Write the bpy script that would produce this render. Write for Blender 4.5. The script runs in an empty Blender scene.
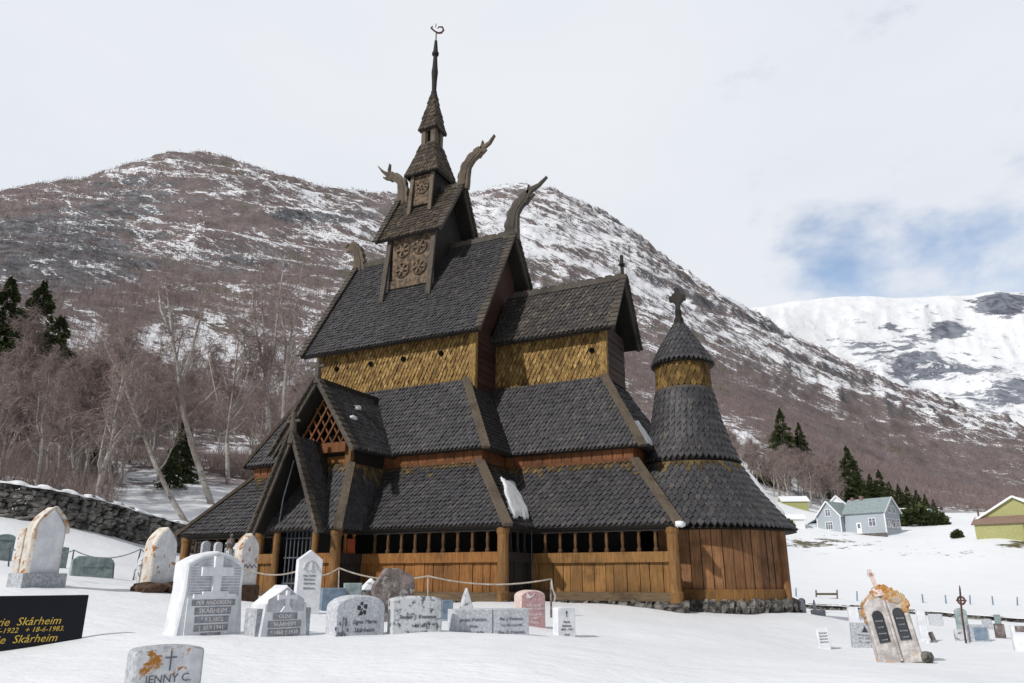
import bpy, math, random
import numpy as np
from mathutils import Vector, Matrix

# ------------------------------------------------------------------ camera, light, exposure
SC = bpy.context.scene
COL = SC.collection
PIT, YAW, FPX = 0.308, -0.462, 743.65
S = 0.7                                    # church survey units -> metres
CAM = np.array([14.627, -29.964, 0.789]) * S
cam = bpy.data.cameras.new('camera'); camo = bpy.data.objects.new('camera', cam); COL.objects.link(camo)
cam.sensor_width = 36; cam.lens = FPX / 1024 * 36; cam.clip_start = 0.1; cam.clip_end = 20000
camo.location = CAM; camo.rotation_euler = (math.pi / 2 + PIT, 0, -YAW)
SC.camera = camo
SUN_AZ, SUN_EL = 200.0, 37.0
sun = bpy.data.lights.new('sun', 'SUN'); suno = bpy.data.objects.new('sun', sun); COL.objects.link(suno)
sun.energy = 3.2; sun.angle = math.radians(1.6); sun.color = (1.0, 0.965, 0.92)
_a, _e = math.radians(SUN_AZ), math.radians(SUN_EL)
sdir = Vector((math.sin(_a) * math.cos(_e), math.cos(_a) * math.cos(_e), math.sin(_e)))
suno.rotation_euler = sdir.to_track_quat('Z', 'Y').to_euler(); suno.location = (0, -60, 60)
SC.view_settings.view_transform = 'Standard'; SC.view_settings.look = 'None'
SC.view_settings.exposure = 0.07; SC.view_settings.gamma = 1.0; SC.view_settings.use_curve_mapping = False

# camera frame, only used to survey positions off the photograph
_fw = np.array([math.sin(YAW) * math.cos(PIT), math.cos(YAW) * math.cos(PIT), math.sin(PIT)])
_rt = np.array([math.cos(YAW), -math.sin(YAW), 0.0]); _up = np.cross(_rt, _fw)
_hd = np.array([math.sin(YAW), math.cos(YAW), 0.0])
def ray(u, v): return _fw + _rt * (u - 512) / FPX - _up * (v - 341.5) / FPX
def at(u, v, D):
    r = ray(u, v); return CAM + r * D / (r @ _hd)
def pix(p):
    d = np.asarray(p, float) - CAM; k = d @ _fw
    return np.stack([512 + FPX * (d @ _rt) / k, 341.5 - FPX * (d @ _up) / k], -1)

# ------------------------------------------------------------------ materials
class NT:
    def __init__(s, tree): s.t = tree; s.n = tree.nodes; s.l = tree.links
    def new(s, t, **k):
        n = s.n.new(t)
        for a, b in k.items(): setattr(n, a, b)
        return n
    def link(s, a, b): s.l.new(a, b)
    def noise(s, vec, scale, detail=4, rough=.55, dist=0):
        n = s.new('ShaderNodeTexNoise'); n.inputs['Scale'].default_value = scale
        n.inputs['Detail'].default_value = detail; n.inputs['Roughness'].default_value = rough
        n.inputs['Distortion'].default_value = dist
        if vec is not None: s.link(vec, n.inputs['Vector'])
        return n.outputs['Fac']
    def ramp(s, fac, stops):
        r = s.new('ShaderNodeValToRGB'); e = r.color_ramp.elements
        while len(e) > 1: e.remove(e[0])
        for i, (p, c) in enumerate(stops):
            q = e[0] if i == 0 else e.new(p)
            q.position = p; q.color = (*c, 1) if not isinstance(c, (int, float)) else (c, c, c, 1)
        s.link(fac, r.inputs['Fac']); return r.outputs['Color']
    def mix(s, fac, a, b):
        m = s.new('ShaderNodeMix', data_type='RGBA')
        for sock, val in ((m.inputs[0], fac), (m.inputs[6], a), (m.inputs[7], b)):
            if isinstance(val, tuple): sock.default_value = (*val, 1)
            elif isinstance(val, (int, float)): sock.default_value = val
            else: s.link(val, sock)
        return m.outputs[2]
    def math(s, op, a, b=None, c=None, clamp=False):
        m = s.new('ShaderNodeMath', operation=op, use_clamp=clamp)
        for i, val in enumerate((a, b, c)):
            if val is None: continue
            if isinstance(val, (int, float)): m.inputs[i].default_value = val
            else: s.link(val, m.inputs[i])
        return m.outputs[0]
    def mapping(s, vec, scale=(1, 1, 1), rot=(0, 0, 0), loc=(0, 0, 0)):
        m = s.new('ShaderNodeMapping'); m.inputs['Scale'].default_value = scale
        m.inputs['Rotation'].default_value = rot; m.inputs['Location'].default_value = loc
        s.link(vec, m.inputs['Vector']); return m.outputs['Vector']
    def sstep(s, x, a, b):
        m = s.new('ShaderNodeMapRange', interpolation_type='SMOOTHSTEP')
        s.link(x, m.inputs[0]); m.inputs[1].default_value = a; m.inputs[2].default_value = b
        return m.outputs[0]

def base_mat(name, rough=.8, spec=.3):
    m = bpy.data.materials.new(name); m.use_nodes = True
    t = NT(m.node_tree); b = t.n['Principled BSDF']
    b.inputs['Roughness'].default_value = rough; b.inputs['Specular IOR Level'].default_value = spec
    return m, t, b
def bump(t, b, h, dist=.01, strength=.6):
    n = t.new('ShaderNodeBump'); n.inputs['Distance'].default_value = dist; n.inputs['Strength'].default_value = strength
    t.link(h, n.inputs['Height']); t.link(n.outputs[0], b.inputs['Normal'])
def pos(t): return t.new('ShaderNodeNewGeometry').outputs['Position']
def obc(t): return t.new('ShaderNodeTexCoord').outputs['Object']
def island(t): return t.new('ShaderNodeNewGeometry').outputs['Random Per Island']

def shingle_mat(name, cols, rough=.8, spec=.25, fine=22):
    m, t, b = base_mat(name, rough, spec)
    p = obc(t)
    c = t.ramp(island(t), cols)
    big = t.noise(p, .9, 4, .6)
    c = t.mix(t.math('MULTIPLY', t.sstep(big, .42, .7), .35), c, tuple(.45 * x for x in cols[0][1]))
    run = t.noise(t.mapping(p, (2.6, 2.6, .28)), 1.6, 6, .65, .3)
    c = t.mix(t.math('MULTIPLY', t.sstep(run, .48, .7), .6), c, tuple(.6 * x for x in cols[0][1]))
    g = t.noise(t.mapping(p, (1, 1, .25)), fine, 5, .7)
    c2 = t.mix(t.sstep(g, .3, .7), tuple(.55 * x for x in cols[0][1]), c)
    t.link(c2, b.inputs['Base Color'])
    bump(t, b, g, .008, .5)
    return m
def wood_mat(name, dark, mid, light, grain=(9, 9, .8), rough=.72, spec=.25, dirt=True):
    m, t, b = base_mat(name, rough, spec)
    p = obc(t)
    g = t.noise(t.mapping(p, grain), 3, 6, .65, .6)
    c = t.ramp(g, [(.25, dark), (.5, mid), (.78, light)])
    v = t.math('MULTIPLY_ADD', island(t), .5, .7)
    hsv = t.new('ShaderNodeHueSaturation'); t.link(c, hsv.inputs['Color']); t.link(v, hsv.inputs['Value'])
    c = hsv.outputs[0]
    if dirt:
        d = t.noise(p, 1.3, 5, .6)
        c = t.mix(t.math('MULTIPLY', t.sstep(d, .48, .72), .65), c, tuple(.45 * x for x in dark))
    t.link(c, b.inputs['Base Color']); bump(t, b, g, .006, .5)
    return m
def speckle_mat(name, a, b_, scale, lich=None, lamt=.0, rough=.75, lo=.4, hi=.6, spec=.3, lscale=3.5):
    m, t, b = base_mat(name, rough, spec)
    p = obc(t)
    n = t.noise(p, scale, 6, .7)
    c = t.mix(t.sstep(n, lo, hi), a, b_)
    w = t.noise(t.mapping(p, (3, 3, .6)), 2.2, 4)
    c = t.mix(t.math('MULTIPLY', t.sstep(w, .45, .75), .35), c, tuple(.55 * x for x in a))
    if lich:
        l = t.noise(p, lscale, 7, .65, .4)
        c = t.mix(t.sstep(l, lamt, lamt + .06), c, t.mix(t.noise(p, 12), lich, tuple(.5 * x for x in lich)))
    t.link(c, b.inputs['Base Color']); bump(t, b, n, .006, .5)
    return m
def plain_mat(name, c, rough=.6, spec=.3, var=.25, scale=8, metal=0):
    m, t, b = base_mat(name, rough, spec)
    n = t.noise(obc(t), scale, 5)
    t.link(t.mix(t.sstep(n, .3, .7), tuple(x * (1 - var) for x in c), tuple(min(1, x * (1 + var)) for x in c)), b.inputs['Base Color'])
    b.inputs['Metallic'].default_value = metal
    bump(t, b, n, .003, .3)
    return m

M = {}
M['roof'] = shingle_mat('roof_shingle', [(0, (.048, .046, .051)), (.45, (.071, .069, .076)), (.88, (.098, .095, .10)), (1, (.14, .122, .105))], rough=.62, spec=.4)
M['roof_ochre'] = shingle_mat('sheltered_shingle', [(0, (.07, .05, .028)), (.4, (.16, .11, .048)), (1, (.30, .205, .085))])
M['roof_worn'] = shingle_mat('worn_roof_shingle', [(0, (.048, .043, .042)), (.45, (.078, .071, .068)), (.8, (.115, .10, .088)), (1, (.2, .16, .12))], rough=.65, spec=.35)
M['turret'] = shingle_mat('turret_shingle', [(0, (.05, .04, .032)), (.5, (.1, .08, .062)), (1, (.2, .15, .1))])
M['ochre'] = shingle_mat('wall_shingle', [(0, (.15, .088, .03)), (.3, (.34, .205, .064)), (.7, (.47, .295, .095)), (1, (.57, .39, .155))], fine=30)
M['ochre_dark'] = shingle_mat('drum_shingle', [(0, (.10, .06, .02)), (.5, (.24, .145, .042)), (1, (.40, .25, .08))], fine=30)
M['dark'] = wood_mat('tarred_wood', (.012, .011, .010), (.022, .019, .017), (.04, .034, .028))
M['tarred_red'] = wood_mat('dark_red_planks', (.02, .012, .010), (.045, .02, .014), (.07, .032, .022), grain=(.8, .8, 9))
M['barge'] = wood_mat('weathered_board', (.036, .031, .027), (.078, .066, .055), (.135, .112, .085))
M['hip'] = wood_mat('hip_board_wood', (.06, .047, .036), (.12, .095, .07), (.2, .155, .108))
M['orange'] = wood_mat('amber_planks', (.085, .037, .012), (.225, .098, .028), (.38, .175, .055))
M['apse_w'] = wood_mat('apse_planks', (.09, .044, .021), (.235, .115, .052), (.34, .18, .085))
M['olive'] = wood_mat('brown_planks', (.095, .05, .018), (.22, .112, .035), (.34, .18, .065))
M['redwood'] = wood_mat('red_brown_planks', (.075, .028, .012), (.15, .058, .022), (.23, .095, .038))
M['post'] = wood_mat('post_wood', (.085, .042, .016), (.19, .098, .034), (.31, .17, .07))
M['column'] = wood_mat('dark_column_wood', (.04, .022, .012), (.10, .052, .022), (.18, .10, .045))
M['carved'] = speckle_mat('carved_panel', (.05, .038, .026), (.19, .13, .085), 7)
M['iron'] = plain_mat('grey_iron', (.085, .1, .12), .5, .4, metal=.3)
M['rust'] = plain_mat('rusty_iron', (.09, .045, .04), .7)
M['rock'] = speckle_mat('field_stone', (.03, .028, .026), (.19, .18, .165), 5.5)
M['marble'] = speckle_mat('white_marble', (.66, .68, .72), (.79, .805, .835), 4)
M['marble_l'] = speckle_mat('lichen_marble', (.62, .64, .68), (.78, .8, .83), 5, (.52, .22, .06), .575, lscale=6)
M['marble_o'] = speckle_mat('blotched_marble', (.6, .62, .66), (.78, .79, .82), 6, (.58, .25, .04), .535, lscale=6.5)
M['marble_r'] = speckle_mat('stained_marble', (.6, .58, .58), (.76, .74, .74), 7, (.5, .2, .1), .56, lscale=5)
M['edge_l'] = speckle_mat('lichen_edge', (.52, .48, .43), (.68, .63, .56), 5, (.5, .21, .06), .535, lscale=6)
M['grey'] = speckle_mat('grey_granite', (.3, .32, .35), (.5, .52, .55), 26, rough=.6)
M['granite'] = speckle_mat('pale_granite', (.42, .44, .48), (.62, .64, .68), 30, rough=.6)
M['mottled'] = speckle_mat('mottled_granite', (.09, .1, .1), (.55, .57, .6), 10, lo=.38, hi=.5)
M['green_slate'] = speckle_mat('green_grey_slate', (.2, .26, .27), (.34, .4, .4), 6)
M['rough'] = speckle_mat('brown_boulder', (.09, .075, .07), (.24, .2, .19), 5, (.4, .4, .4), .55, lscale=8)
M['pink'] = speckle_mat('pink_granite', (.4, .24, .25), (.55, .36, .37), 22)
M['pinkside'] = speckle_mat('pale_pink_granite', (.55, .42, .38), (.7, .58, .53), 22)
M['black'] = plain_mat('polished_black_granite', (.009, .010, .017), .32, .22, .2, 40)
M['gold'] = plain_mat('gold_lettering', (.75, .52, .08), .45, .4)
M['engrave'] = plain_mat('grey_lettering', (.14, .15, .18), .8)
M['ink'] = plain_mat('dark_lettering', (.06, .06, .075), .7)
M['white'] = plain_mat('white_lettering', (.8, .76, .76), .6, var=.05)
M['recess'] = speckle_mat('shaded_recess_stone', (.42, .43, .47), (.56, .57, .61), 12)  # flat grey carries the hatching and shade of the carved recess
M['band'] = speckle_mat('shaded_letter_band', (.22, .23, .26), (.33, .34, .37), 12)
M['gothic'] = speckle_mat('gothic_stone', (.36, .33, .32), (.62, .59, .56), 6, (.55, .26, .1), .57)
M['gothic_o'] = speckle_mat('orange_lichen', (.42, .19, .045), (.5, .38, .24), 7, (.46, .42, .38), .56, lscale=7)
def gothic_mat():
    m, t, b = base_mat('gothic_stone_lichen', .8, .2); p = obc(t); sx = t.new('ShaderNodeSeparateXYZ'); t.link(p, sx.inputs[0])
    n = t.noise(p, 6, 7, .7); l = t.noise(p, 5, 7, .7, .5)
    c = t.mix(t.sstep(n, .4, .62), (.36, .33, .32), (.62, .59, .57))
    k = t.math('ADD', l, t.math('MULTIPLY', t.math('SUBTRACT', t.math('ABSOLUTE', t.math('SUBTRACT', sx.outputs[2], .45)), .45), .55))
    t.link(t.mix(t.sstep(k, .50, .60), c, t.mix(t.noise(p, 14), (.58, .24, .03), (.5, .3, .14))), b.inputs['Base Color']); bump(t, b, n, .008, .6); return m
M['gothic'] = gothic_mat()
M['plate'] = plain_mat('black_plate', (.03, .033, .04), .4, .5)
M['bluegrey'] = plain_mat('blue_grey_stone', (.17, .23, .3), .7)
M['rope'] = plain_mat('pale_rope', (.4, .35, .3), .8)
M['earth'] = speckle_mat('bare_earth', (.06, .035, .022), (.12, .07, .045), 12)
M['bark'] = None
def snow_mat():
    m, t, b = base_mat('snow', .62, .25)
    p = pos(t)
    n1 = t.noise(p, .35, 4, .5); n2 = t.noise(p, 2.6, 6, .6); n3 = t.noise(p, 30, 3, .6)
    t.link(t.mix(n1, (.77, .79, .82), (.83, .845, .86)), b.inputs['Base Color'])
    h = t.math('ADD', t.math('MULTIPLY', n2, 1.0), t.math('MULTIPLY', n3, .10))
    bump(t, b, h, .10, .35)
    return m
M['snow'] = snow_mat()

# ------------------------------------------------------------------ mesh collector
rng = np.random.default_rng(5)
class MB:
    def __init__(s, sc=1.0): s.v = []; s.f = []; s.m = []; s.n = 0; s.sc = sc
    def add(s, V, F, mi=0):
        V = np.asarray(V, float).reshape(-1, 3)
        s.v.append(V); o = s.n; s.n += len(V)
        s.f += [tuple(i + o for i in f) for f in F]; s.m += [mi] * len(F); return s
    def box(s, lo, hi, mi=0):
        (a, b, c), (d, e, f) = lo, hi
        V = [(a, b, c), (d, b, c), (d, e, c), (a, e, c), (a, b, f), (d, b, f), (d, e, f), (a, e, f)]
        return s.add(V, BOXF, mi)
    def beam(s, p0, p1, w, h, up=(0, 0, 1), mi=0, w1=None, h1=None):
        p0, p1 = np.array(p0, float), np.array(p1, float); d = p1 - p0; d /= np.linalg.norm(d)
        x = np.cross(d, up); x /= np.linalg.norm(x) + 1e-9; y = np.cross(x, d)
        w1 = w if w1 is None else w1; h1 = h if h1 is None else h1
        V = []
        for p, a, b in ((p0, w / 2, h / 2), (p1, w1 / 2, h1 / 2)):
            V += [p - x * a - y * b, p + x * a - y * b, p + x * a + y * b, p - x * a + y * b]
        return s.add(V, BOXF, mi)
    def tube(s, pts, rad, n=8, mi=0, flat=1.0):
        pts = [np.array(p, float) for p in pts]
        if not hasattr(rad, '__len__'): rad = [rad] * len(pts)
        V = []; F = []; ref = None
        for i, p in enumerate(pts):
            d = pts[min(i + 1, len(pts) - 1)] - pts[max(i - 1, 0)]; d = d / (np.linalg.norm(d) + 1e-12)
            if ref is None: ref = np.array([0, 1, 0.]) if abs(d[1]) < .9 else np.array([1, 0, 0.])
            x = ref - d * (ref @ d); x /= np.linalg.norm(x) + 1e-12; ref = x; y = np.cross(d, x)
            for k in range(n):
                a = 2 * math.pi * k / n; V.append(p + x * math.cos(a) * rad[i] * flat + y * math.sin(a) * rad[i])
        for i in range(len(pts) - 1):
            for k in range(n):
                a = i * n + k; b = i * n + (k + 1) % n; F.append((a, b, b + n, a + n))
        F.append(tuple(range(n))[::-1]); F.append(tuple(range((len(pts) - 1) * n, len(pts) * n)))
        return s.add(V, F, mi)
    def lathe(s, c, prof, n=24, mi=0, a0=0, a1=2 * math.pi):
        full = abs(a1 - a0 - 2 * math.pi) < 1e-6; V = []; F = []; N = n if full else n + 1
        for r, z in prof:
            for k in range(N):
                a = a0 + (a1 - a0) * k / n; V.append((c[0] + r * math.cos(a), c[1] + r * math.sin(a), c[2] + z))
        for i in range(len(prof) - 1):
            for k in range(n):
                k2 = (k + 1) % N; F.append((i * N + k, i * N + k2, (i + 1) * N + k2, (i + 1) * N + k))
        return s.add(V, F, mi)
    def slab(s, q, t, mi=0):
        q = [np.array(p, float) for p in q]; n = np.cross(q[1] - q[0], q[-1] - q[0]); n /= np.linalg.norm(n)
        k = len(q); V = q + [p - n * t for p in q]
        F = [tuple(range(k)), tuple(range(2 * k - 1, k - 1, -1))] + [(i, i + k, (i + 1) % k + k, (i + 1) % k) for i in range(k)]
        return s.add(V, F, mi)
    def shingles(s, bl, br, tr, tl, w, rh, t=.07, shape='point', top=0, tmi=1, mi=0, jit=.25, smi=None):
        bl, br, tr, tl = [np.array(p, float) for p in (bl, br, tr, tl)]
        e = br - bl; W = np.linalg.norm(e); e /= W
        g = tl - bl; xl1 = g @ e; g = g - e * xl1; xr1 = (tr - bl) @ e
        n = np.cross(e, g); n /= np.linalg.norm(n)
        rows = max(1, round(np.linalg.norm(g) / rh)); nb = max(1, round(W / w)); ww = W / nb
        V = []; F = []; MI = []; o = s.n
        for i in range(rows):
            for j in range(-1, nb + 1):
                x0 = (j + .5 * (i % 2)) * ww
                f0 = i / rows; fm = (i + .5) / rows
                if x0 + ww * .6 < xl1 * fm or x0 + ww * .4 > W + (xr1 - W) * fm: continue
                jx = rng.uniform(-jit, jit) * .12 * ww; jf = rng.uniform(-jit, jit) * .35; jl = rng.uniform(.75, 1.3) * t
                out = SHAPES[shape]; k = len(out)
                for lay in (1, 0):
                    for (a, b) in out:
                        f = f0 + (b + (jf if b < .9 else 0)) / rows
                        if f > 1: f = 1.0
                        if f < -.02: f = -.02
                        x = min(max(x0 + a * ww + jx, xl1 * f - .01), W + (xr1 - W) * f + .01)
                        h = jl * (1 - .72 * min(1, max(0, b) / 1.5)) if lay else -.3 * t
                        V.append(bl + e * x + g * f + n * h)
                b0 = o + len(V) - 2 * k
                mm = tmi if top and rng.uniform() < (1.0, .85, .22, .04, 0)[min(4, max(0, rows - 1 - i - (top - 2)))] else mi
                F.append(tuple(range(b0, b0 + k))); MI.append(mm)
                for q in range(k - 1):
                    F.append((b0 + q, b0 + q + k, b0 + q + 1 + k, b0 + q + 1)); MI.append(mm if smi is None else smi)  # darker side faces paint the relief shade between shingles
                F.append((b0 + k - 1, b0 + 2 * k - 1, b0 + k, b0)); MI.append(mm)
        if V:
            s.v.append(np.array(V)); s.n += len(V); s.f += F; s.m += MI
        return s
    def cone_shingles(s, c, prof, w, rh, t=.05, shape='point', a0=0, a1=2 * math.pi, mi=0, top=0, tmi=1):
        prof = np.array(prof, float); L = np.r_[0, np.cumsum(np.hypot(*np.diff(prof, axis=0).T))]
        rows = max(1, round(L[-1] / rh))
        R = lambda f: np.interp(f * L[-1], L, prof[:, 0]); Z = lambda f: np.interp(f * L[-1], L, prof[:, 1])
        V = []; F = []; MI = []; o = s.n; out = SHAPES[shape]; k = len(out)
        for i in range(rows):
            f0 = i / rows; r = R(f0); n = max(3, round(r * (a1 - a0) / w)); da = (a1 - a0) / n
            dr = R(min(1, f0 + .02)) - R(f0); dz = Z(min(1, f0 + .02)) - Z(f0); q = math.hypot(dr, dz) + 1e-9; nr, nz = dz / q, -dr / q
            for j in range(n):
                ph = a0 + (j + .5 * (i % 2)) * da; jl = rng.uniform(.75, 1.3) * t; jf = rng.uniform(-.08, .08)
                for lay in (1, 0):
                    for (a, b) in out:
                        f = min(1, max(-.02, f0 + (b + (jf if b < .9 else 0)) / rows)); h = jl * (1 - .72 * min(1, max(0, b) / 1.5)) if lay else -.3 * t
                        rr = R(f) + h * nr; th = ph + a * da
                        V.append((c[0] + rr * math.cos(th), c[1] + rr * math.sin(th), c[2] + Z(f) + h * nz))
                b0 = o + len(V) - 2 * k; mm = tmi if top and rng.uniform() < (1.0, .85, .22, .04, 0)[min(4, max(0, rows - 1 - i - (top - 2)))] else mi
                F.append(tuple(range(b0, b0 + k))); MI.append(mm)
                for q2 in range(k - 1): F.append((b0 + q2, b0 + q2 + k, b0 + q2 + 1 + k, b0 + q2 + 1)); MI.append(mm)
                F.append((b0 + k - 1, b0 + 2 * k - 1, b0 + k, b0)); MI.append(mm)
        s.v.append(np.array(V)); s.n += len(V); s.f += F; s.m += MI
        return s
    def build(s, name, mats, parent=None, smooth=False, loc=None):
        me = bpy.data.meshes.new(name)
        V = np.concatenate(s.v) * s.sc
        me.from_pydata(V.tolist(), [], s.f)
        if not isinstance(mats, (list, tuple)): mats = [mats]
        for m in mats: me.materials.append(M[m] if isinstance(m, str) else m)
        if len(mats) > 1: me.polygons.foreach_set('material_index', s.m)
        if smooth: me.polygons.foreach_set('use_smooth', [True] * len(me.polygons))
        me.update()
        o = bpy.data.objects.new(name, me); COL.objects.link(o)
        if parent is not None: o.parent = parent
        if loc is not None: o.location = loc
        return o
BOXF = [(0, 3, 2, 1), (4, 5, 6, 7), (0, 1, 5, 4), (1, 2, 6, 5), (2, 3, 7, 6), (3, 0, 4, 7)]
SHAPES = {'point': [(.04, 1.5), (.04, .34), (.5, -.02), (.96, .34), (.96, 1.5)],
          'round': [(.03, 1.5), (.03, .36), (.2, .1), (.5, -.02), (.8, .1), (.97, .36), (.97, 1.5)],
          'dia': [(.03, 1.5), (.03, .6), (.5, -.04), (.97, .6), (.97, 1.5)],
          'slim': [(.10, 1.9), (.07, .75), (.5, -.06), (.93, .75), (.90, 1.9)],
          'square': [(.03, 1.5), (.03, .05), (.97, .0), (.97, 1.5)]}
def tag(o, label=None, cat=None, group=None, kind=None):
    if label: o['label'] = label
    if cat: o['category'] = cat
    if group: o['group'] = group
    if kind: o['kind'] = kind
    return o
def empty(name, loc, label, cat, group=None, rz=0):
    o = bpy.data.objects.new(name, None); COL.objects.link(o); o.location = loc; o.rotation_euler = (0, 0, rz)
    o.empty_display_size = .3
    return tag(o, label, cat, group)
def CB(): return MB(S)

# ------------------------------------------------------------------ world
def world():
    w = bpy.data.worlds.new('World'); SC.world = w; w.use_nodes = True
    t = NT(w.node_tree); t.n.clear()
    out = t.new('ShaderNodeOutputWorld')
    sky = t.new('ShaderNodeTexSky'); sky.sky_type = 'NISHITA'; sky.sun_disc = False
    sky.sun_elevation = math.radians(SUN_EL); sky.sun_rotation = math.radians(SUN_AZ)
    b1 = t.new('ShaderNodeBackground'); b1.inputs['Strength'].default_value = .15; t.link(sky.outputs[0], b1.inputs[0])
    hsv = t.new('ShaderNodeHueSaturation')
    d = t.new('ShaderNodeTexCoord').outputs['Generated']
    n = t.noise(t.mapping(d, (1, 1, 1.7)), 6.5, 8, .58, .12); n2 = t.noise(t.mapping(d, (1, 1, 2.6)), 1.4, 4, .5)
    cc = t.mix(t.sstep(n2, .3, .7), (.77, .81, .885), (.845, .875, .915))
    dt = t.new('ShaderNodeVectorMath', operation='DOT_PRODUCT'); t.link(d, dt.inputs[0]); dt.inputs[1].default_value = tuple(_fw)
    lum = t.math('MULTIPLY_ADD', t.sstep(dt.outputs['Value'], .1, .8), .61, .34)  # clouds dimmed behind and overhead to cut fill light and deepen shade
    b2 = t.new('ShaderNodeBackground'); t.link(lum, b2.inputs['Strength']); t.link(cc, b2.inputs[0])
    # gaps of blue in the cloud deck, centred down the valley
    def gap(u, v, deg):
        r = ray(u, v); r = r / np.linalg.norm(r)
        dp = t.new('ShaderNodeVectorMath', operation='DISTANCE'); t.link(d, dp.inputs[0]); dp.inputs[1].default_value = tuple(r)
        x = t.math('DIVIDE', dp.outputs['Value'], math.radians(deg)); return t.math('SUBTRACT', 1.0, x)
    g = t.math('MAXIMUM', gap(972, 262, 7.6), t.math('MAXIMUM', t.math('MULTIPLY', gap(1040, 195, 10), .30), gap(850, 262, 5)))
    k = t.math('ADD', t.math('MULTIPLY', g, 1.0), t.math('MULTIPLY', t.math('SUBTRACT', n, .5), 3.3))
    f = t.math('MULTIPLY', t.sstep(k, .04, 1.25), .88)
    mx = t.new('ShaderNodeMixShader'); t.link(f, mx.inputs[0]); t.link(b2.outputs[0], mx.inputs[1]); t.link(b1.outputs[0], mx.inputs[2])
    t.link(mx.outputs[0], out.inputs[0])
world()

# ------------------------------------------------------------------ terrain
def vnoise(x, y, seed=0):
    xi = np.floor(x).astype(np.int64); yi = np.floor(y).astype(np.int64); xf = x - xi; yf = y - yi
    def h(a, b):
        k = (a * 374761393 + b * 668265263 + seed * 974634777) & 0xffffffff
        k = ((k ^ (k >> 13)) * 1274126177) & 0xffffffff; return ((k ^ (k >> 16)) & 0xffff) / 65535.0
    u = xf * xf * xf * (xf * (xf * 6 - 15) + 10); v = yf * yf * yf * (yf * (yf * 6 - 15) + 10)
    return (h(xi, yi) * (1 - u) + h(xi + 1, yi) * u) * (1 - v) + (h(xi, yi + 1) * (1 - u) + h(xi + 1, yi + 1) * u) * v
def fbm(x, y, o=5, seed=0, ridge=False):
    s = 0; a = 1; n = 0
    for i in range(o):
        q = vnoise(x * 2 ** i + 17.3 * i, y * 2 ** i - 9.1 * i, seed + i)
        s = s + a * ((1 - abs(2 * q - 1)) if ridge else q); n += a; a *= .5
    return s / n
CP = [(0, 642, 9), (300, 640, 9), (540, 638, 9.5), (700, 652, 9), (900, 664, 10.5), (1024, 668, 10),
      (35, 584, 13.5), (157, 593, 15), (90, 576, 19), (10, 556, 24), (250, 601, 17), (400, 605, 17), (505, 604, 18.2), (565, 637, 12),
      (620, 607, 18.5), (700, 614, 18.2), (790, 614, 19.5), (825, 648, 14), (860, 647, 14.5), (925, 640, 16), (980, 641, 16), (1022, 656, 12.5),
      (800, 617, 26), (900, 623, 28), (1010, 631, 22), (800, 607, 42), (900, 613, 42), (1024, 621, 40),
      (800, 598, 70), (900, 600, 75), (1024, 607, 70), (800, 577, 105), (900, 572, 110), (1024, 570, 105),
      (800, 547, 140), (860, 533, 155), (930, 529, 165), (1000, 538, 130),
      (0, 513, 30), (60, 523, 31), (110, 535, 33), (190, 551, 37), (140, 508, 46), (205, 495, 52), (-10, 478, 42),
      (0, 440, 75), (0, 380, 120), (0, 300, 230), (0, 245, 360), (150, 450, 85), (150, 370, 180), (150, 300, 290), (150, 225, 480),
      (300, 470, 85), (300, 400, 170), (300, 330, 290), (300, 255, 480), (430, 500, 80), (430, 330, 340),
      (450, 585, 42), (600, 590, 46), (540, 500, 130), (540, 350, 450), (650, 500, 160), (650, 410, 380), (740, 490, 190), (740, 420, 360),
      (810, 503, 215), (800, 425, 520), (880, 508, 235), (900, 460, 600), (960, 508, 255), (1010, 500, 420), (1150, 505, 330),
      (-150, 480, 40), (-150, 380, 100), (-150, 280, 300)]
RIDGE = [(-150, 215, 560), (0, 197, 600), (40, 190, 620), (80, 185, 640), (120, 172, 670), (150, 164, 690), (185, 158, 700), (220, 162, 710), (260, 172, 720), (300, 184, 740),
         (340, 191, 780), (380, 197, 830), (430, 203, 920), (480, 195, 1050), (520, 189, 1100), (560, 197, 1120), (600, 217, 1130),
         (640, 241, 1140), (680, 271, 1150), (720, 301, 1170), (760, 325, 1190), (800, 345, 1200), (850, 364, 1220), (900, 385, 1250),
         (960, 410, 1290), (1024, 432, 1330), (1150, 470, 1400)]
P_, s_ = [], []
def cpt(u, v, D):
    p = at(u, v, D); d = p - CAM; P_.append((d @ _rt / D, math.log(D))); s_.append(d[2] / D)
for c in CP: cpt(*c)
for u, v, D in RIDGE: cpt(u, v, D); cpt(u, v + 30, D * 1.45)
for u in (-300, 100, 512, 900, 1300):
    cpt(u, 683, 5.5); P_.append((at(u, 683, 3)[:3] - CAM) @ _rt / 3 and ((at(u, 683, 3) - CAM) @ _rt / 3, math.log(3))); s_.append((-.3 - CAM[2]) / 3)
P_ = np.array(P_, float); s_ = np.array(s_, float); P_[:, 0] *= 2.2
def _tps(d2): return d2 * np.log(d2 + 1e-12) * .5
_K = _tps(((P_[:, None] - P_[None]) ** 2).sum(-1)) + np.eye(len(P_)) * 2e-3
_Q = np.c_[np.ones(len(P_)), P_]; _A = np.block([[_K, _Q], [_Q.T, np.zeros((3, 3))]])
_W = np.linalg.solve(_A, np.r_[s_, 0, 0, 0])
def elev(a, lD):
    X = np.stack([a.ravel() * 2.2, lD.ravel()], -1); o = np.empty(len(X))
    for i in range(0, len(X), 20000):
        x = X[i:i + 20000]; o[i:i + 20000] = _tps(((x[:, None] - P_[None]) ** 2).sum(-1)) @ _W[:-3] + _W[-3] + x @ _W[-2:]
    return o.reshape(a.shape)
def sst(x, a, b):
    t = np.clip((x - a) / (b - a), 0, 1); return t * t * (3 - 2 * t)
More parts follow.
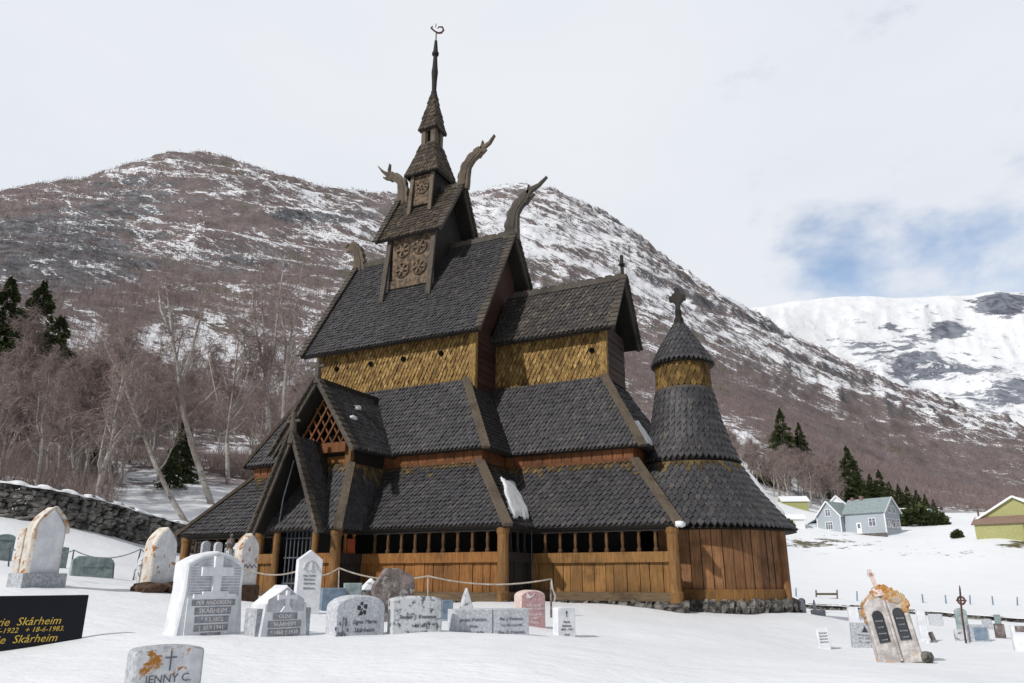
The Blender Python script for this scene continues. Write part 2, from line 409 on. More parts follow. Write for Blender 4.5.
def height(x, y):
    x = np.asarray(x, float); y = np.asarray(y, float)
    dx, dy = x - CAM[0], y - CAM[1]; r = np.hypot(dx, dy) + 1e-6
    lat = dx * _rt[0] + dy * _rt[1]; fwd = dx * _hd[0] + dy * _hd[1]
    az = np.arctan2(lat, fwd); azc = np.clip(az, -.86, .80); a = np.tan(azc); D = np.maximum(r * np.cos(azc), 3.0)
    z = CAM[2] + elev(a, np.log(np.minimum(D, 2200))) * D
    k = sst(np.abs(az), 1.0, 1.7); z = z * (1 - k) + (-.3) * k
    far = sst(D, 55, 260)
    b = (fbm(x / 260 + 3, y / 260, 5, 3, True) - .55) * .030 + (fbm(x / 48, y / 48, 5, 11, True) - .55) * .019 + (fbm(x / 14, y / 14, 3, 15, True) - .55) * .004
    z = z + b * D * far * (1 - k)
    led = fbm((x * .8 - y * .2) / 60, z / 14, 3, 31); z = z + (led - .5) * .018 * D * far * (1 - k)
    near = 1 - sst(D, 60, 150)
    z = z + near * ((fbm(x / 2.4, y / 2.4, 5, 7) - .5) * .17 + (fbm(x / 9, y / 9, 3, 9) - .5) * .25 * sst(D, 12, 30))
    return z
def foot(a): return np.interp(a, [-.9, -.6, -.5, -.3, 0, .2, .35, .8], [52, 55, 60, 70, 80, 175, 240, 300])

BL = [  # land cover surveyed on the hill: (u, v, su, sv, snow, rock)
    (270, 200, 90, 22, .20, 0), (220, 185, 60, 12, .14, 0), (330, 250, 60, 30, .10, 0), (200, 350, 80, 22, .34, 0), (270, 400, 40, 45, .15, 0), (60, 268, 70, 28, -.22, 1.0),
    (90, 210, 70, 20, -.06, 0), (110, 420, 130, 60, -.22, -.3), (260, 300, 90, 30, -.14, -.2), (130, 200, 40, 15, -.05, .4), (245, 262, 40, 10, -.1, .6), (40, 225, 50, 10, -.08, .5), (330, 215, 40, 8, -.1, .5), (200, 245, 60, 10, .12, 0),
    (590, 240, 80, 34, .34, -.1), (520, 210, 60, 22, .3, -.1), (650, 300, 90, 42, .36, .0), (780, 365, 80, 34, .36, .05), (870, 415, 90, 28, .22, .1),
    (650, 372, 70, 24, -.35, -.4), (700, 400, 60, 24, -.45, -.4), (770, 425, 60, 24, -.5, -.4), (930, 478, 140, 34, -.45, -.2), (840, 452, 80, 24, -.55, -.3), (560, 300, 40, 30, -.15, 0), (722, 446, 48, 24, 1.0, 0), (780, 474, 36, 12, 1.0, 0), (960, 430, 70, 20, .12, .1), (560, 330, 60, 50, -.14, 0)]
def cover(V):
    p = pix(V); sn = np.full(len(V), .0); rk = np.zeros(len(V))
    for u, v, su, sv, a, b in BL:
        g = np.exp(-.5 * (((p[:, 0] - u) / su) ** 2 + ((p[:, 1] - v) / sv) ** 2)); sn += a * g; rk += b * g
    return sn, rk
def terrain_mat():
    m, t, b = base_mat('hillside_cover', .9, .1)
    p = pos(t)
    at_ = t.new('ShaderNodeAttribute', attribute_name='cover'); sep = t.new('ShaderNodeSeparateColor'); t.link(at_.outputs['Color'], sep.inputs[0])
    sn, rk, hil = sep.outputs[0], sep.outputs[1], sep.outputs[2]
    # ledges dip to the right along the valley: stretched noise
    xr = t.mapping(p, (1, 1, 1), (0, 0, YAW))
    xr = t.mapping(xr, (1, 1, 1), (0, math.radians(-33), 0))
    led = t.noise(t.mapping(xr, (.017, .013, .058)), 1.0, 9, .68, 1.0)
    fin = t.noise(t.mapping(xr, (.08, .06, .23)), 1.0, 7, .7, .8)
    nrm = t.new('ShaderNodeNewGeometry').outputs['Normal']; sx = t.new('ShaderNodeSeparateXYZ'); t.link(nrm, sx.inputs[0])
    fi2 = t.noise(t.mapping(xr, (.45, .45, .75)), 1.0, 5, .65)
    big = t.noise(t.mapping(xr, (.0055, .006, .014)), 1.0, 5, .6, .4)
    k = t.math('ADD', t.math('MULTIPLY', t.math('SUBTRACT', led, .5), 2.0), t.math('MULTIPLY', t.math('SUBTRACT', fin, .5), 1.9))
    k = t.math('ADD', k, t.math('MULTIPLY', t.math('SUBTRACT', big, .5), 1.4))
    k = t.math('ADD', k, t.math('MULTIPLY', t.math('SUBTRACT', fi2, .5), 1.5))
    k = t.math('ADD', k, t.math('MULTIPLY', sn, .9))
    k = t.math('ADD', k, t.math('MULTIPLY', t.math('SUBTRACT', sx.outputs[2], .80), 1.3))
    snow = t.math('MULTIPLY', t.sstep(k, .115, .215), .95)
    br = t.noise(t.mapping(p, (.05, .05, .05)), 1, 6, .7); br2 = t.noise(p, .6, 4, .7)
    brush = t.mix(t.sstep(br, .3, .7), (.155, .127, .130), (.245, .205, .203))
    brush = t.mix(t.sstep(br2, .35, .65), t.mix(.45, brush, (.06, .048, .046)), brush)
    brush = t.mix(t.math('MULTIPLY', t.sstep(t.noise(t.mapping(p, (.03, .03, .05)), 1, 5, .6), .56, .68), .6), brush, (.10, .10, .055))
    rn = t.noise(t.mapping(xr, (.06, .06, .16)), 1, 7, .7)
    crk = t.noise(t.mapping(p, (.22, .22, .07)), 1, 6, .7, 1.2)
    rock = t.mix(t.sstep(rn, .35, .65), (.06, .062, .07), (.20, .205, .22))
    rock = t.mix(t.math('MULTIPLY', t.sstep(crk, .5, .62), .75), rock, (.025, .026, .03))
    rf = t.sstep(t.math('ADD', t.math('MULTIPLY', rk, .9), t.math('ADD', t.math('SUBTRACT', rn, .72), t.math('MULTIPLY', t.math('SUBTRACT', .76, sx.outputs[2]), 1.5))), .0, .2)
    g = t.mix(rf, brush, rock)
    hc = t.mix(snow, g, (.79, .81, .85))
    # bare tufts showing through the field snow
    tuft = t.math('ADD', t.noise(t.mapping(p, (.16, .16, .3)), 1, 6, .68), t.math('SUBTRACT', sn, .5))
    fc = t.mix(t.sstep(tuft, .60, .66), (.80, .815, .845), t.mix(t.noise(p, .7), (.09, .07, .045), (.12, .12, .03)))
    t.link(t.mix(hil, fc, hc), b.inputs['Base Color'])
    bump(t, b, t.math('ADD', t.math('MULTIPLY', rn, 2.0), t.math('MULTIPLY', fin, 1.0)), 1.2, .5)
    return m
M['hill'] = terrain_mat()

def grid_obj(name, V, nr, nc, keep, mat, attr=None, kind='structure', wrap=False):
    idx = np.arange(nr * nc).reshape(nr, nc)
    if wrap: idx = np.c_[idx, idx[:, 0]]
    Q = np.stack([idx[:-1, :-1], idx[:-1, 1:], idx[1:, 1:], idx[1:, :-1]], -1)[keep].reshape(-1, 4)
    used, inv = np.unique(Q, return_inverse=True); Q = inv.reshape(-1, 4)
    me = bpy.data.meshes.new(name); vv = V[used]
    me.vertices.add(len(vv)); me.vertices.foreach_set('co', vv.ravel())
    me.loops.add(Q.size); me.loops.foreach_set('vertex_index', Q.ravel().astype(np.int32))
    me.polygons.add(len(Q)); me.polygons.foreach_set('loop_start', np.arange(0, Q.size, 4, dtype=np.int32))
    me.polygons.foreach_set('use_smooth', np.ones(len(Q), bool))
    if attr is not None:
        a = me.attributes.new('cover', 'FLOAT_COLOR', 'POINT'); a.data.foreach_set('color', attr[used].astype(np.float32).ravel())
    me.update(calc_edges=True); me.validate()
    me.materials.append(mat); o = bpy.data.objects.new(name, me); COL.objects.link(o); o['kind'] = kind
    return o
def terrain():
    fa = np.concatenate([np.linspace(-.86, .80, 760), np.linspace(.80, 2 * math.pi - .86, 70)[1:-1]])
    rr = np.concatenate([np.geomspace(.8, 25, 150), np.geomspace(25, 1900, 430)[1:]])
    A, R = np.meshgrid(fa, rr)
    ang = A + YAW
    X = CAM[0] + R * np.sin(ang); Y = CAM[1] + R * np.cos(ang); Z = height(X, Y)
    V = np.stack([X, Y, Z], -1).reshape(-1, 3); nr, nc = A.shape
    sn, rk = cover(V); Rf = R.ravel()
    front = (np.cos(A.ravel()) > .55)
    sn = np.where(front, sn, 0); rk = np.where(front, rk, 0)
    azr = np.arctan2(np.sin(A), np.cos(A)); ft = foot(np.tan(np.clip(azr, -.9, .9)))
    hil = sst(R / ft, .8, 1.05).ravel()
    # field tufts near the houses
    p = pix(V); tf = np.zeros(len(V))
    for u, v, su, sv, a in ((850, 543, 30, 7, .16), (800, 545, 18, 8, .18), (930, 548, 40, 6, .08), (1015, 545, 14, 4, .25), (960, 555, 30, 3, .17), (905, 557, 10, 4, .1)):
        tf += a * np.exp(-.5 * (((p[:, 0] - u) / su) ** 2 + ((p[:, 1] - v) / sv) ** 2))
    tf = np.where(front & (Rf > 90), tf, 0) - .2 * (Rf < 60)
    attr = np.stack([np.where(hil > .5, sn, tf), np.clip(rk, -1, 1), hil, np.ones(len(V))], -1)
    keep = (rr[:-1, None] < ft[:-1, :] * .85)
    keepw = np.c_[keep, ][:, :]
    near = rr[:-1, None] < 24
    near = near & np.ones((1, nc), bool)
    grid_obj('snow_ground', V, nr, nc, keepw, M['hill'] if False else M['ground'], attr, wrap=True)
    grid_obj('hillside', V, nr, nc, ~keepw, M['hill'], attr, wrap=True)
def ground_mat():
    m, t, b = base_mat('ground_snow', .62, .25)
    p = pos(t)
    n1 = t.noise(p, .35, 4, .5); n2 = t.noise(p, 2.2, 6, .6); n3 = t.noise(p, 28, 3, .6)
    at_ = t.new('ShaderNodeAttribute', attribute_name='cover'); sep = t.new('ShaderNodeSeparateColor'); t.link(at_.outputs['Color'], sep.inputs[0])
    tuft = t.math('ADD', t.noise(t.mapping(p, (.30, .30, .5)), 1, 7, .72), sep.outputs[0])
    snowc = t.mix(n1, (.76, .785, .825), (.82, .835, .86))
    c = t.mix(t.sstep(tuft, .70, .76), snowc, t.mix(t.noise(p, .7), (.08, .062, .042), (.105, .10, .035)))
    t.link(c, b.inputs['Base Color'])
    n4 = t.noise(t.mapping(p, (1.2, 4.5, 3)), 1.6, 5, .6, .8)
    h = t.math('ADD', t.math('ADD', n2, t.math('MULTIPLY', n4, .5)), t.math('MULTIPLY', n3, .10))
    bump(t, b, h, .12, .32)
    return m
M['ground'] = ground_mat()
terrain()

def far_mountain():
    m, t, b = base_mat('far_snow', .85, .1)
    p = pos(t)
    k = t.noise(t.mapping(p, (.0016, .0016, .004)), 1, 9, .66, .5); k2 = t.noise(t.mapping(p, (.012, .012, .02)), 1, 8, .7, .6)
    at_ = t.new('ShaderNodeAttribute', attribute_name='cover'); sep = t.new('ShaderNodeSeparateColor'); t.link(at_.outputs['Color'], sep.inputs[0])
    kk = t.math('ADD', t.math('ADD', k, t.math('MULTIPLY', k2, .55)), sep.outputs[0])
    c = t.mix(t.sstep(kk, .77, .84), (.80, .82, .86), t.mix(t.sstep(k2, .35, .65), (.07, .08, .11), (.26, .28, .33)))
    t.link(c, b.inputs['Base Color']); bump(t, b, k2, 16, .8)
    SK = [(560, 330), (700, 318), (760, 309), (800, 302), (840, 297), (900, 299), (960, 296), (1000, 292), (1024, 292), (1150, 285), (1300, 300)]
    us = np.linspace(560, 1300, 300); vs = np.interp(us, *zip(*SK)); D0 = 2300.; D1 = 4200.
    ts = np.linspace(0, 1.25, 130); V = []
    for tt in ts:
        for u, v in zip(us, vs):
            D = D0 + (D1 - D0) * tt; top = at(u, v, D1); bot = at(u, 560, D0)
            if tt <= 1: q = bot + (top - bot) * tt; q[2] = bot[2] + (top[2] - bot[2]) * tt ** 1.15
            else: q = at(u, v, D1); q = CAM + (q - CAM) * (D / D1); q[2] = top[2] - (tt - 1) * 900
            V.append(q)
    V = np.array(V); x, y = V[:, 0], V[:, 1]
    fr = np.clip(np.repeat(ts, len(us)), 0, 1)
    amp = np.minimum(fr * 3, 1) * np.where(fr > .9, np.clip((1.02 - fr) / .12, .15, 1), 1)
    V[:, 2] += ((fbm(x / 700, y / 700, 7, 41, True) - .55) * 260) * amp
    p = pix(V); rk = np.zeros(len(V))
    for u, v, su, sv, a in ((945, 331, 14, 6, .3), (1008, 306, 17, 7, .32), (890, 328, 6, 2.5, .2), (960, 365, 70, 28, .08), (1000, 400, 60, 25, .14), (880, 345, 50, 20, .04)):
        rk += a * np.exp(-.5 * (((p[:, 0] - u) / su) ** 2 + ((p[:, 1] - v) / sv) ** 2))
    attr = np.stack([rk - .125, rk * 0, rk * 0, rk * 0 + 1], -1)
    grid_obj('snowy_mountain', V, len(ts), len(us), np.ones((len(ts) - 1, len(us) - 1), bool), m, attr)
far_mountain()

# ------------------------------------------------------------------ stave church
XC, XT = -5.05, -5.15
church = empty('stave_church', (0, 0, 0), 'dark shingled wooden stave church with tiered roofs, dragon heads and a pointed spire', 'church')
EPS = .006
def pent(mb, xs, ys, zb, xt, yt, zt, sides, w, rh, top=0, th=.14, shape='dia'):
    """pent roof ring: bottom rectangle xs,ys, top rectangle xt,yt."""
    B = dict(S=((xs[0], ys[0], zb), (xs[1], ys[0], zb), (xt[1], yt[0], zt), (xt[0], yt[0], zt)),
             E=((xs[1], ys[0], zb), (xs[1], ys[1], zb), (xt[1], yt[1], zt), (xt[1], yt[0], zt)),
             N=((xs[1], ys[1], zb), (xs[0], ys[1], zb), (xt[0], yt[1], zt), (xt[1], yt[1], zt)),
             W=((xs[0], ys[1], zb), (xs[0], ys[0], zb), (xt[0], yt[0], zt), (xt[0], yt[1], zt)))
    for k in sides:
        q = B[k]; mb.slab(q, th, 2); mb.shingles(*q, w, rh, shape=shape, top=top, smi=2)
RM = ['roof', 'roof_ochre', 'dark']
# nave core, inner walls
b = CB(); b.box((-10.75, -4.85, -.3), (.68, 4.85, 5.75)); b.box((.5, -2.66, -.3), (6.15, 2.66, 5.72)); b.lathe((7.6, 0, -.3), [(1.9, 0), (1.9, 5.6)], 32)
b.build('inner_wall', 'dark', church)
# aisle wall band (red brown boards between the two lower roofs)
b = CB()
b.box((-10.83, -4.93, 4.9), (.76, 4.93, 5.62)); b.box((.9, -2.74, 4.9), (6.22, 2.74, 5.6))
for x in np.arange(-10.8, .7, .42): b.box((x, -4.96, 4.95), (x + .36, -4.935, 5.55))
for x in np.arange(.8, 6.1, .42): b.box((x, -2.775, 4.95), (x + .36, -2.745, 5.55))
b.box((-10.9, -5.0, 5.02), (.82, -4.965, 5.16)); b.box((.83, -2.81, 5.0), (6.28, -2.78, 5.12))
b.build('aisle_wall', 'redwood', church)
# gallery roofs
b = CB(); pent(b, (-12.86, 2.98), (-6.96, 6.96), 2.5, (-10.8, .73), (-4.89, 4.89), 5.09, 'SENW', .18, .2, top=2); b.build('gallery_roof', RM, church)
b = CB(); pent(b, (.8, 8.24), (-4.73, 4.73), 2.5, (.8, 6.2), (-2.7, 2.7), 5.05, 'SEN', .21, .23, top=2); b.build('gallery_roof', RM, church)
# aisle roofs
b = CB(); pent(b, (-11.17, 1.21), (-5.27, 5.27), 5.52, (-9.67, -.69), (-3.6, 3.6), 8.78, 'SENW', .18, .2); b.build('aisle_roof', RM, church)
b = CB(); pent(b, (-.8, 6.65), (-3.06, 3.06), 5.52, (-.8, 4.7), (-1.48, 1.48), 8.78, 'SEN', .18, .2); b.build('aisle_roof', RM, church)
def hipboard(p0, p1, w=.3, out=(0, -1, 0)):
    d = np.array(p1, float) - np.array(p0, float)
    o = np.array(out, float) * .05 + np.array([0, 0, .05])
    b = CB(); b.beam(np.array(p0) + o - d * .02, np.array(p1) + o, w, .12, up=np.array(out) + np.array([0, 0, .8]))
    b.build('hip_board', 'hip', church)
for sx, q in ((1, (2.98, .73)), (-1, (-12.86, -10.8))):
    hipboard((q[0], -6.96, 2.5), (q[1], -4.89, 5.09), .34, (.6 * sx, -.6, 0))
hipboard((8.24, -4.73, 2.5), (6.2, -2.7, 5.05), .34, (.6, -.6, 0))
hipboard((1.21, -5.27, 5.52), (-.69, -3.6, 8.78), .3, (.6, -.6, 0)); hipboard((-11.17, -5.27, 5.52), (-9.67, -3.6, 8.78), .3, (-.6, -.6, 0))
hipboard((6.65, -3.06, 5.52), (4.7, -1.48, 8.78), .32, (.6, -.6, 0))
# nave upper wall
def shingled_wall(x0, x1, y, z0, z1, w, rh, holes, gz, mat='ochre', north=True):
    b = CB(); b.box((x0, -y, z0), (x1, y, z1), 1)
    b.slab([(x1 - .2, -y, z1 - .01), (x1 - .2, y, z1 - .01), (x1 - .2, 0, gz)], .2, 1)
    b.slab([(x0 + .2, y, z1 - .01), (x0 + .2, -y, z1 - .01), (x0 + .2, 0, gz)], .2, 1)
    b.shingles((x0, -y - .01, z0), (x1, -y - .01, z0), (x1, -y - .01, z1), (x0, -y - .01, z1), w, rh, t=.085, shape='slim', smi=1)  # dark tile sides put the gap shadows into the wall colour
    for i, z in enumerate(np.arange(z0, z1, .3)): b.box((x1 + .004, -y, z), (x1 + .03 + .012 * (i % 2), y, z + .27), 1)
    o = b.build('upper_wall', [mat, 'tarred_red'], church)
    for hx in holes:
        h = CB(); h.tube([(hx, -y - .13, z1 - .95), (hx, -y - .06, z1 - .95)], .12, 10); h.build('peephole', 'black_hole', o)
    for lo, hi in ((x1 - .26, x1 + .06), (x0 - .03, x0 + .16)):
        c = CB(); c.box((lo, -y - .1, z0), (hi, -y + .09, z1)); c.build('corner_board', mat, o)
M['black_hole'] = plain_mat('hole_darkness', (.006, .006, .006), 1, 0)  # near-black colour stands for the unlit depth of openings
shingled_wall(-9.2, -.5, 3.12, 8.5, 11.2, .19, .2, (-8.0, -6.0, -4.2, -2.2), 16.6)
shingled_wall(-.6, 4.75, 1.2, 8.5, 11.0, .215, .21, (4.15,), 13.3)
def gable_roof(x0, x1, y, ze, zr, w, rh, name, mat='roof', xr0=None, xr1=None, th=.16):
    xr0 = x0 if xr0 is None else xr0; xr1 = x1 if xr1 is None else xr1
    b = CB()
    for s in (-1, 1):
        q = ((x0, -y, ze), (x1, -y, ze), (xr1, 0, zr), (xr0, 0, zr)) if s < 0 else ((x1, y, ze), (x0, y, ze), (xr0, 0, zr), (xr1, 0, zr))
        b.slab(q, th, 1); b.shingles(*q, w, rh, shape='dia', smi=1)
    return b.build(name, [mat, 'dark'], church)
def barge(parent, foot_, apex, mat='barge', w=.28, t=.09, n=16, outn=(1, 0, 0), scale=True, tile=.0):
    foot_, apex = np.array(foot_, float), np.array(apex, float); d = apex - foot_; L = np.linalg.norm(d); d /= L
    outn = np.array(outn, float); nn = np.cross(outn, d); nn /= np.linalg.norm(nn)
    if nn[2] < 0: nn = -nn
    b = CB(); b.beam(foot_, apex, w * .75, t, up=outn)
    st = L / n
    for i in range(n):     # overlapping shingle caps on the board
        p = foot_ + d * (i * st); q = p + d * st * 1.35
        b.beam(p + nn * (w * .46), q + nn * (w * .26), t * 2.6 + tile, .08, up=nn, w1=t * 2.0 + tile)
    return b.build('bargeboard', mat, parent)
def ridge(parent, p0, p1, h=.28, w=.2, mat='barge'):
    b = CB(); b.beam(p0, p1, w, h); p0 = np.array(p0, float); p1 = np.array(p1, float); n = int(np.linalg.norm(p1 - p0) / .45)
    for i in range(n):
        p = p0 + (p1 - p0) * (i + .5) / n; b.beam(p + (0, 0, h * .5), p + (0, 0, h * .5 + .07), .16, .3, up=(1, 0, 0))
    return b.build('ridge_beam', mat, parent)
b = CB(); b.box((-9.75, -3.66, 8.66), (-.62, 3.66, 8.78)); b.build('wall_ledge', 'barge', church)
b = CB(); b.box((-.8, -1.53, 8.66), (4.78, 1.53, 8.77)); b.build('wall_ledge', 'barge', church)
nr = gable_roof(-9.68, 0, 3.76, 10.9, 16.96, .18, .2, 'nave_roof', xr0=-9.73, xr1=-.18)
ridge(nr, (-9.7, 0, 17.0), (-.2, 0, 17.0))
for x, ax, on in ((.03, -.15, (1, 0, 0)), (-9.72, -9.77, (-1, 0, 0))):
    for s in (-1, 1): barge(nr, (x, s * 3.8, 10.88), (ax, 0, 17.0), n=26, outn=on, tile=.12)
cr = gable_roof(-.5, 5.26, 1.82, 10.79, 13.62, .21, .26, 'chancel_roof', mat='roof_worn')
ridge(cr, (-.2, 0, 13.66), (5.3, 0, 13.66), mat='barge')
for s in (-1, 1): barge(cr, (5.3, s * 1.86, 10.7), (5.33, 0, 13.66), n=12, tile=.1)
def dragon(parent, base, pts, jaw, tongue, r0, mat='barge', fl=.6):
    b = CB(); sg = 1 if pts[-1][0] > pts[0][0] else -1
    def ribbon(ch, ra, rb, th, scal=0., nn=18):
        ch = np.array(ch, float)[:, (0, 2)]; L = np.r_[0, np.cumsum(np.hypot(*np.diff(ch, axis=0).T))]; q = np.linspace(0, L[-1], nn)
        P = np.stack([np.interp(q, L, ch[:, 0]), np.interp(q, L, ch[:, 1])], -1); d = np.gradient(P, axis=0); d /= np.linalg.norm(d, axis=1)[:, None]; nrm_ = np.stack([-d[:, 1], d[:, 0]], -1) * sg
        r = np.linspace(ra, rb, nn); wob = scal * np.abs(np.sin(np.linspace(0, 4.5 * math.pi, nn)))
        A = P + nrm_ * (r * (1 + wob))[:, None]; B = P - nrm_ * (r * (1 + .4 * scal * np.sin(np.linspace(0, 7, nn))))[:, None]
        pl = [tuple(x) for x in A] + [tuple(x) for x in B[::-1]]
        n = len(pl); V = [(x, -th / 2, z) for x, z in pl] + [(x, th / 2, z) for x, z in pl]; N = nn
        F = [(k, k + 1, n - 2 - k, n - 1 - k) for k in range(N - 1)] + [(n + n - 1 - k, n + n - 2 - k, n + k + 1, n + k) for k in range(N - 1)] + [((k + 1) % n, k, k + n, (k + 1) % n + n) for k in range(n)]
        b.add(V, F)
    ribbon(pts, r0, r0 * .66, .30, .35)
    ribbon(pts, r0 * .55, r0 * .35, .38)
    hd = np.array(pts[-1], float); d = hd - np.array(pts[-2], float); d /= np.linalg.norm(d)
    ribbon([hd - d * r0 * .7, hd + d * r0 * .5], r0 * .8, r0 * .6, .34, .2, 8)          # skull
    ribbon([hd - d * r0 * .2, *jaw[1:]], r0 * .44, r0 * .05, .2, .3)
    ribbon([hd - d * r0 * .2, *tongue[1:]], r0 * .32, r0 * .04, .2, .2)
    ribbon([hd - d * r0 * .3 - np.array([0, 0, r0 * .3]), hd + d * r0 * .9 - np.array([0, 0, r0 * .75]), hd + d * r0 * 1.6 - np.array([0, 0, r0 * .65])], r0 * .3, r0 * .12, .2, .2, 10)   # lower jaw
    ribbon([hd - d * r0 * .3, hd - d * r0 * 1.0 + np.array([0, 0, r0 * 1.0])], r0 * .3, r0 * .06, .2, 0, 8)     # ear
    b.tube([(hd[0], -.19, hd[2] + r0 * .2), (hd[0], .19, hd[2] + r0 * .2)], r0 * .16, 8)
    b.build('dragon_head', mat, parent)
dragon(nr, 0, [(-.3, 0, 16.7), (-.28, 0, 17.4), (-.16, 0, 18.1), (.12, 0, 18.55), (.5, 0, 18.85)], [(.4, 0, 18.9), (.75, 0, 19.2), (1.2, 0, 19.35), (1.65, 0, 19.72)], [(.4, 0, 18.8), (.62, 0, 19.15), (.66, 0, 19.5)], .34)
dragon(nr, 0, [(-9.6, 0, 16.7), (-9.66, 0, 17.4), (-9.8, 0, 17.95), (-10.15, 0, 18.35)], [(-10.1, 0, 18.3), (-10.5, 0, 18.5), (-10.75, 0, 18.45)], [(-10.1, 0, 18.3), (-10.35, 0, 18.2), (-10.55, 0, 18.1)], .34, 'hip')
b = CB(); b.beam((5.26, 0, 13.7), (5.26, 0, 14.75), .13, .13, up=(1, 0, 0)); b.beam((5.26, -.2, 14.3), (5.26, .2, 14.3), .11, .1); b.beam((5.12, 0, 14.3), (5.4, 0, 14.3), .1, .1); b.build('roof_cross', 'dark', cr)
# ridge turret
tur = empty('turret_tmp', (0, 0, 0), None, None); tur.parent = church; tur.name = 'ridge_turret'
bx = 1.34
b = CB(); b.box((XT - bx, -1.5, 13.6), (XT + bx, 1.5, 17.5))
b.slab([(XT + bx - .1, -1.5, 17.4), (XT + bx - .1, 1.5, 17.4), (XT + bx - .1, 0, 20.1)], .2); b.slab([(XT - bx + .1, 1.5, 17.4), (XT - bx + .1, -1.5, 17.4), (XT - bx + .1, 0, 20.1)], .2)
b.build('lower_stage', 'dark', tur)
b = CB(); b.box((XT - bx + .2, -1.56, 14.9), (XT + bx - .2, -1.505, 17.3)); b.box((XT - bx + .15, -1.64, 14.55), (XT + bx - .15, -1.51, 14.95))
for i in (0, 1):
    for j in (0, 1):
        cx, cz = XT - .5 + i * 1.0, 15.5 + j * 1.1
        b.tube([(cx + .38 * math.cos(a), -1.6, cz + .38 * math.sin(a)) for a in np.linspace(0, 2 * math.pi, 19)], .035, 6)
        b.tube([(cx, -1.56, cz), (cx, -1.66, cz)], .13, 8)
        for a in np.arange(0, 6, math.pi / 3): b.beam((cx + .1 * math.cos(a), -1.6, cz + .1 * math.sin(a)), (cx + .36 * math.cos(a), -1.6, cz + .36 * math.sin(a)), .07, .08, up=(0, 1, 0), w1=.16)
b.build('carved_panel', 'carved', tur)
for s in (-1, 1):
    b = CB(); x = XT + s * (bx - .02)
    b.beam((x, -1.58, 17.3), (x + s * .05, -2.02, 13.72), .26, .14, up=(0, 1, .1)); b.build('side_board', 'barge', tur)
tr = CB()
for s in (-1, 1):
    q = ((XT - 1.9, -1.95, 17.2), (XT + 1.85, -1.95, 17.2), (XT + 1.95, 0, 20.45), (XT - 1.95, 0, 20.45)) if s < 0 else ((XT + 1.85, 1.95, 17.2), (XT - 1.9, 1.95, 17.2), (XT - 1.95, 0, 20.45), (XT + 1.95, 0, 20.45))
    tr.slab(q, .14, 1); tr.shingles(*q, .2, .25, shape='round')
tr.build('turret_roof', ['turret', 'dark'], tur)
for x, on in ((XT + 1.9, (1, 0, 0)), (XT - 1.93, (-1, 0, 0))):
    for s in (-1, 1): barge(tur, (x, s * 2.0, 17.1), (x + .08 * on[0], 0, 20.5), n=14, outn=on, tile=.12)
ridge(tur, (XT - 1.9, 0, 20.5), (XT + 1.9, 0, 20.5), .2, .18)
dragon(tur, 0, [(-3.15, 0, 20.2), (-3.1, 0, 20.9), (-2.95, 0, 21.5), (-2.6, 0, 21.95), (-2.2, 0, 22.2)], [(-2.3, 0, 22.15), (-1.95, 0, 22.4), (-1.6, 0, 22.55), (-1.3, 0, 22.95)], [(-2.3, 0, 22.1), (-2.05, 0, 22.5), (-2.0, 0, 22.8)], .3, 'hip')
dragon(tur, 0, [(-6.95, 0, 20.2), (-6.95, 0, 21.0), (-7.1, 0, 21.6), (-7.5, 0, 22.0), (-7.9, 0, 22.2)], [(-7.8, 0, 22.2), (-8.15, 0, 22.4), (-8.4, 0, 22.6), (-8.75, 0, 23.05)], [(-7.8, 0, 22.2), (-8.0, 0, 22.6), (-7.95, 0, 23.0)], .3, 'hip')
def pyr(s0, z0, s1, z1, w, rh, name, parts=()):
    b = CB()
    for k in range(4):
        c, s = round(math.cos(k * math.pi / 2)), round(math.sin(k * math.pi / 2))
        R = lambda x, y, z: (XT - .05 + c * x - s * y, s * x + c * y, z)
        q = (R(-s0, -s0, z0), R(s0, -s0, z0), R(s1, -s1, z1), R(-s1, -s1, z1)); b.slab(q, .1, 1); b.shingles(*q, .19, .27, t=.06, shape='round')
    b.build(name, ['turret', 'dark'], tur)
XU = XT - .05
b = CB(); b.box((XU - .7, -.7, 19.0), (XU + .7, .7, 21.5)); b.build('middle_stage', 'dark', tur)
b = CB(); b.box((XU - .52, -.76, 19.75), (XU + .52, -.705, 21.2)); b.box((XU - .5, -.82, 19.45), (XU + .5, -.71, 19.9))
b.tube([(XU + .36 * math.cos(a), -.78, 20.5 + .36 * math.sin(a)) for a in np.linspace(0, 2 * math.pi, 19)], .06, 6)
for a in np.arange(0, 6, math.pi / 4): b.beam((XU, -.78, 20.5), (XU + .34 * math.cos(a), -.78, 20.5 + .34 * math.sin(a)), .06, .07, up=(0, 1, 0))
b.build('carved_panel', 'carved', tur)
for s in (-1, 1):
    b = CB(); b.beam((XU + s * .62, -.76, 21.25), (XU + s * .64, -.98, 18.9), .2, .12, up=(0, 1, .1)); b.build('side_board', 'hip', tur)
pyr(1.03, 21.2, .44, 23.35, .19, .27, 'middle_roof')
b = CB(); b.box((XU - .34, -.34, 23.2), (XU + .34, .34, 24.4)); b.build('upper_stage', 'hip', tur); b = CB(); b.box((XU - .1, -.352, 23.5), (XU + .1, -.343, 24.15)); b.build('louvre_opening', 'black_hole', tur)
for sx in (-1, 1):
    for sy in (-1, 1):
        b = CB(); b.box((XU + sx * .3 - .13, sy * .3 - .13, 23.25), (XU + sx * .3 + .13, sy * .3 + .13, 24.35)); b.build('corner_post', 'hip', tur)
b = CB(); b.box((XU - .37, -.37, 23.25), (XU + .37, .37, 23.4)); b.build('upper_sill', 'hip', tur)
pyr(.56, 24.2, .1, 26.8, .19, .27, 'upper_roof')
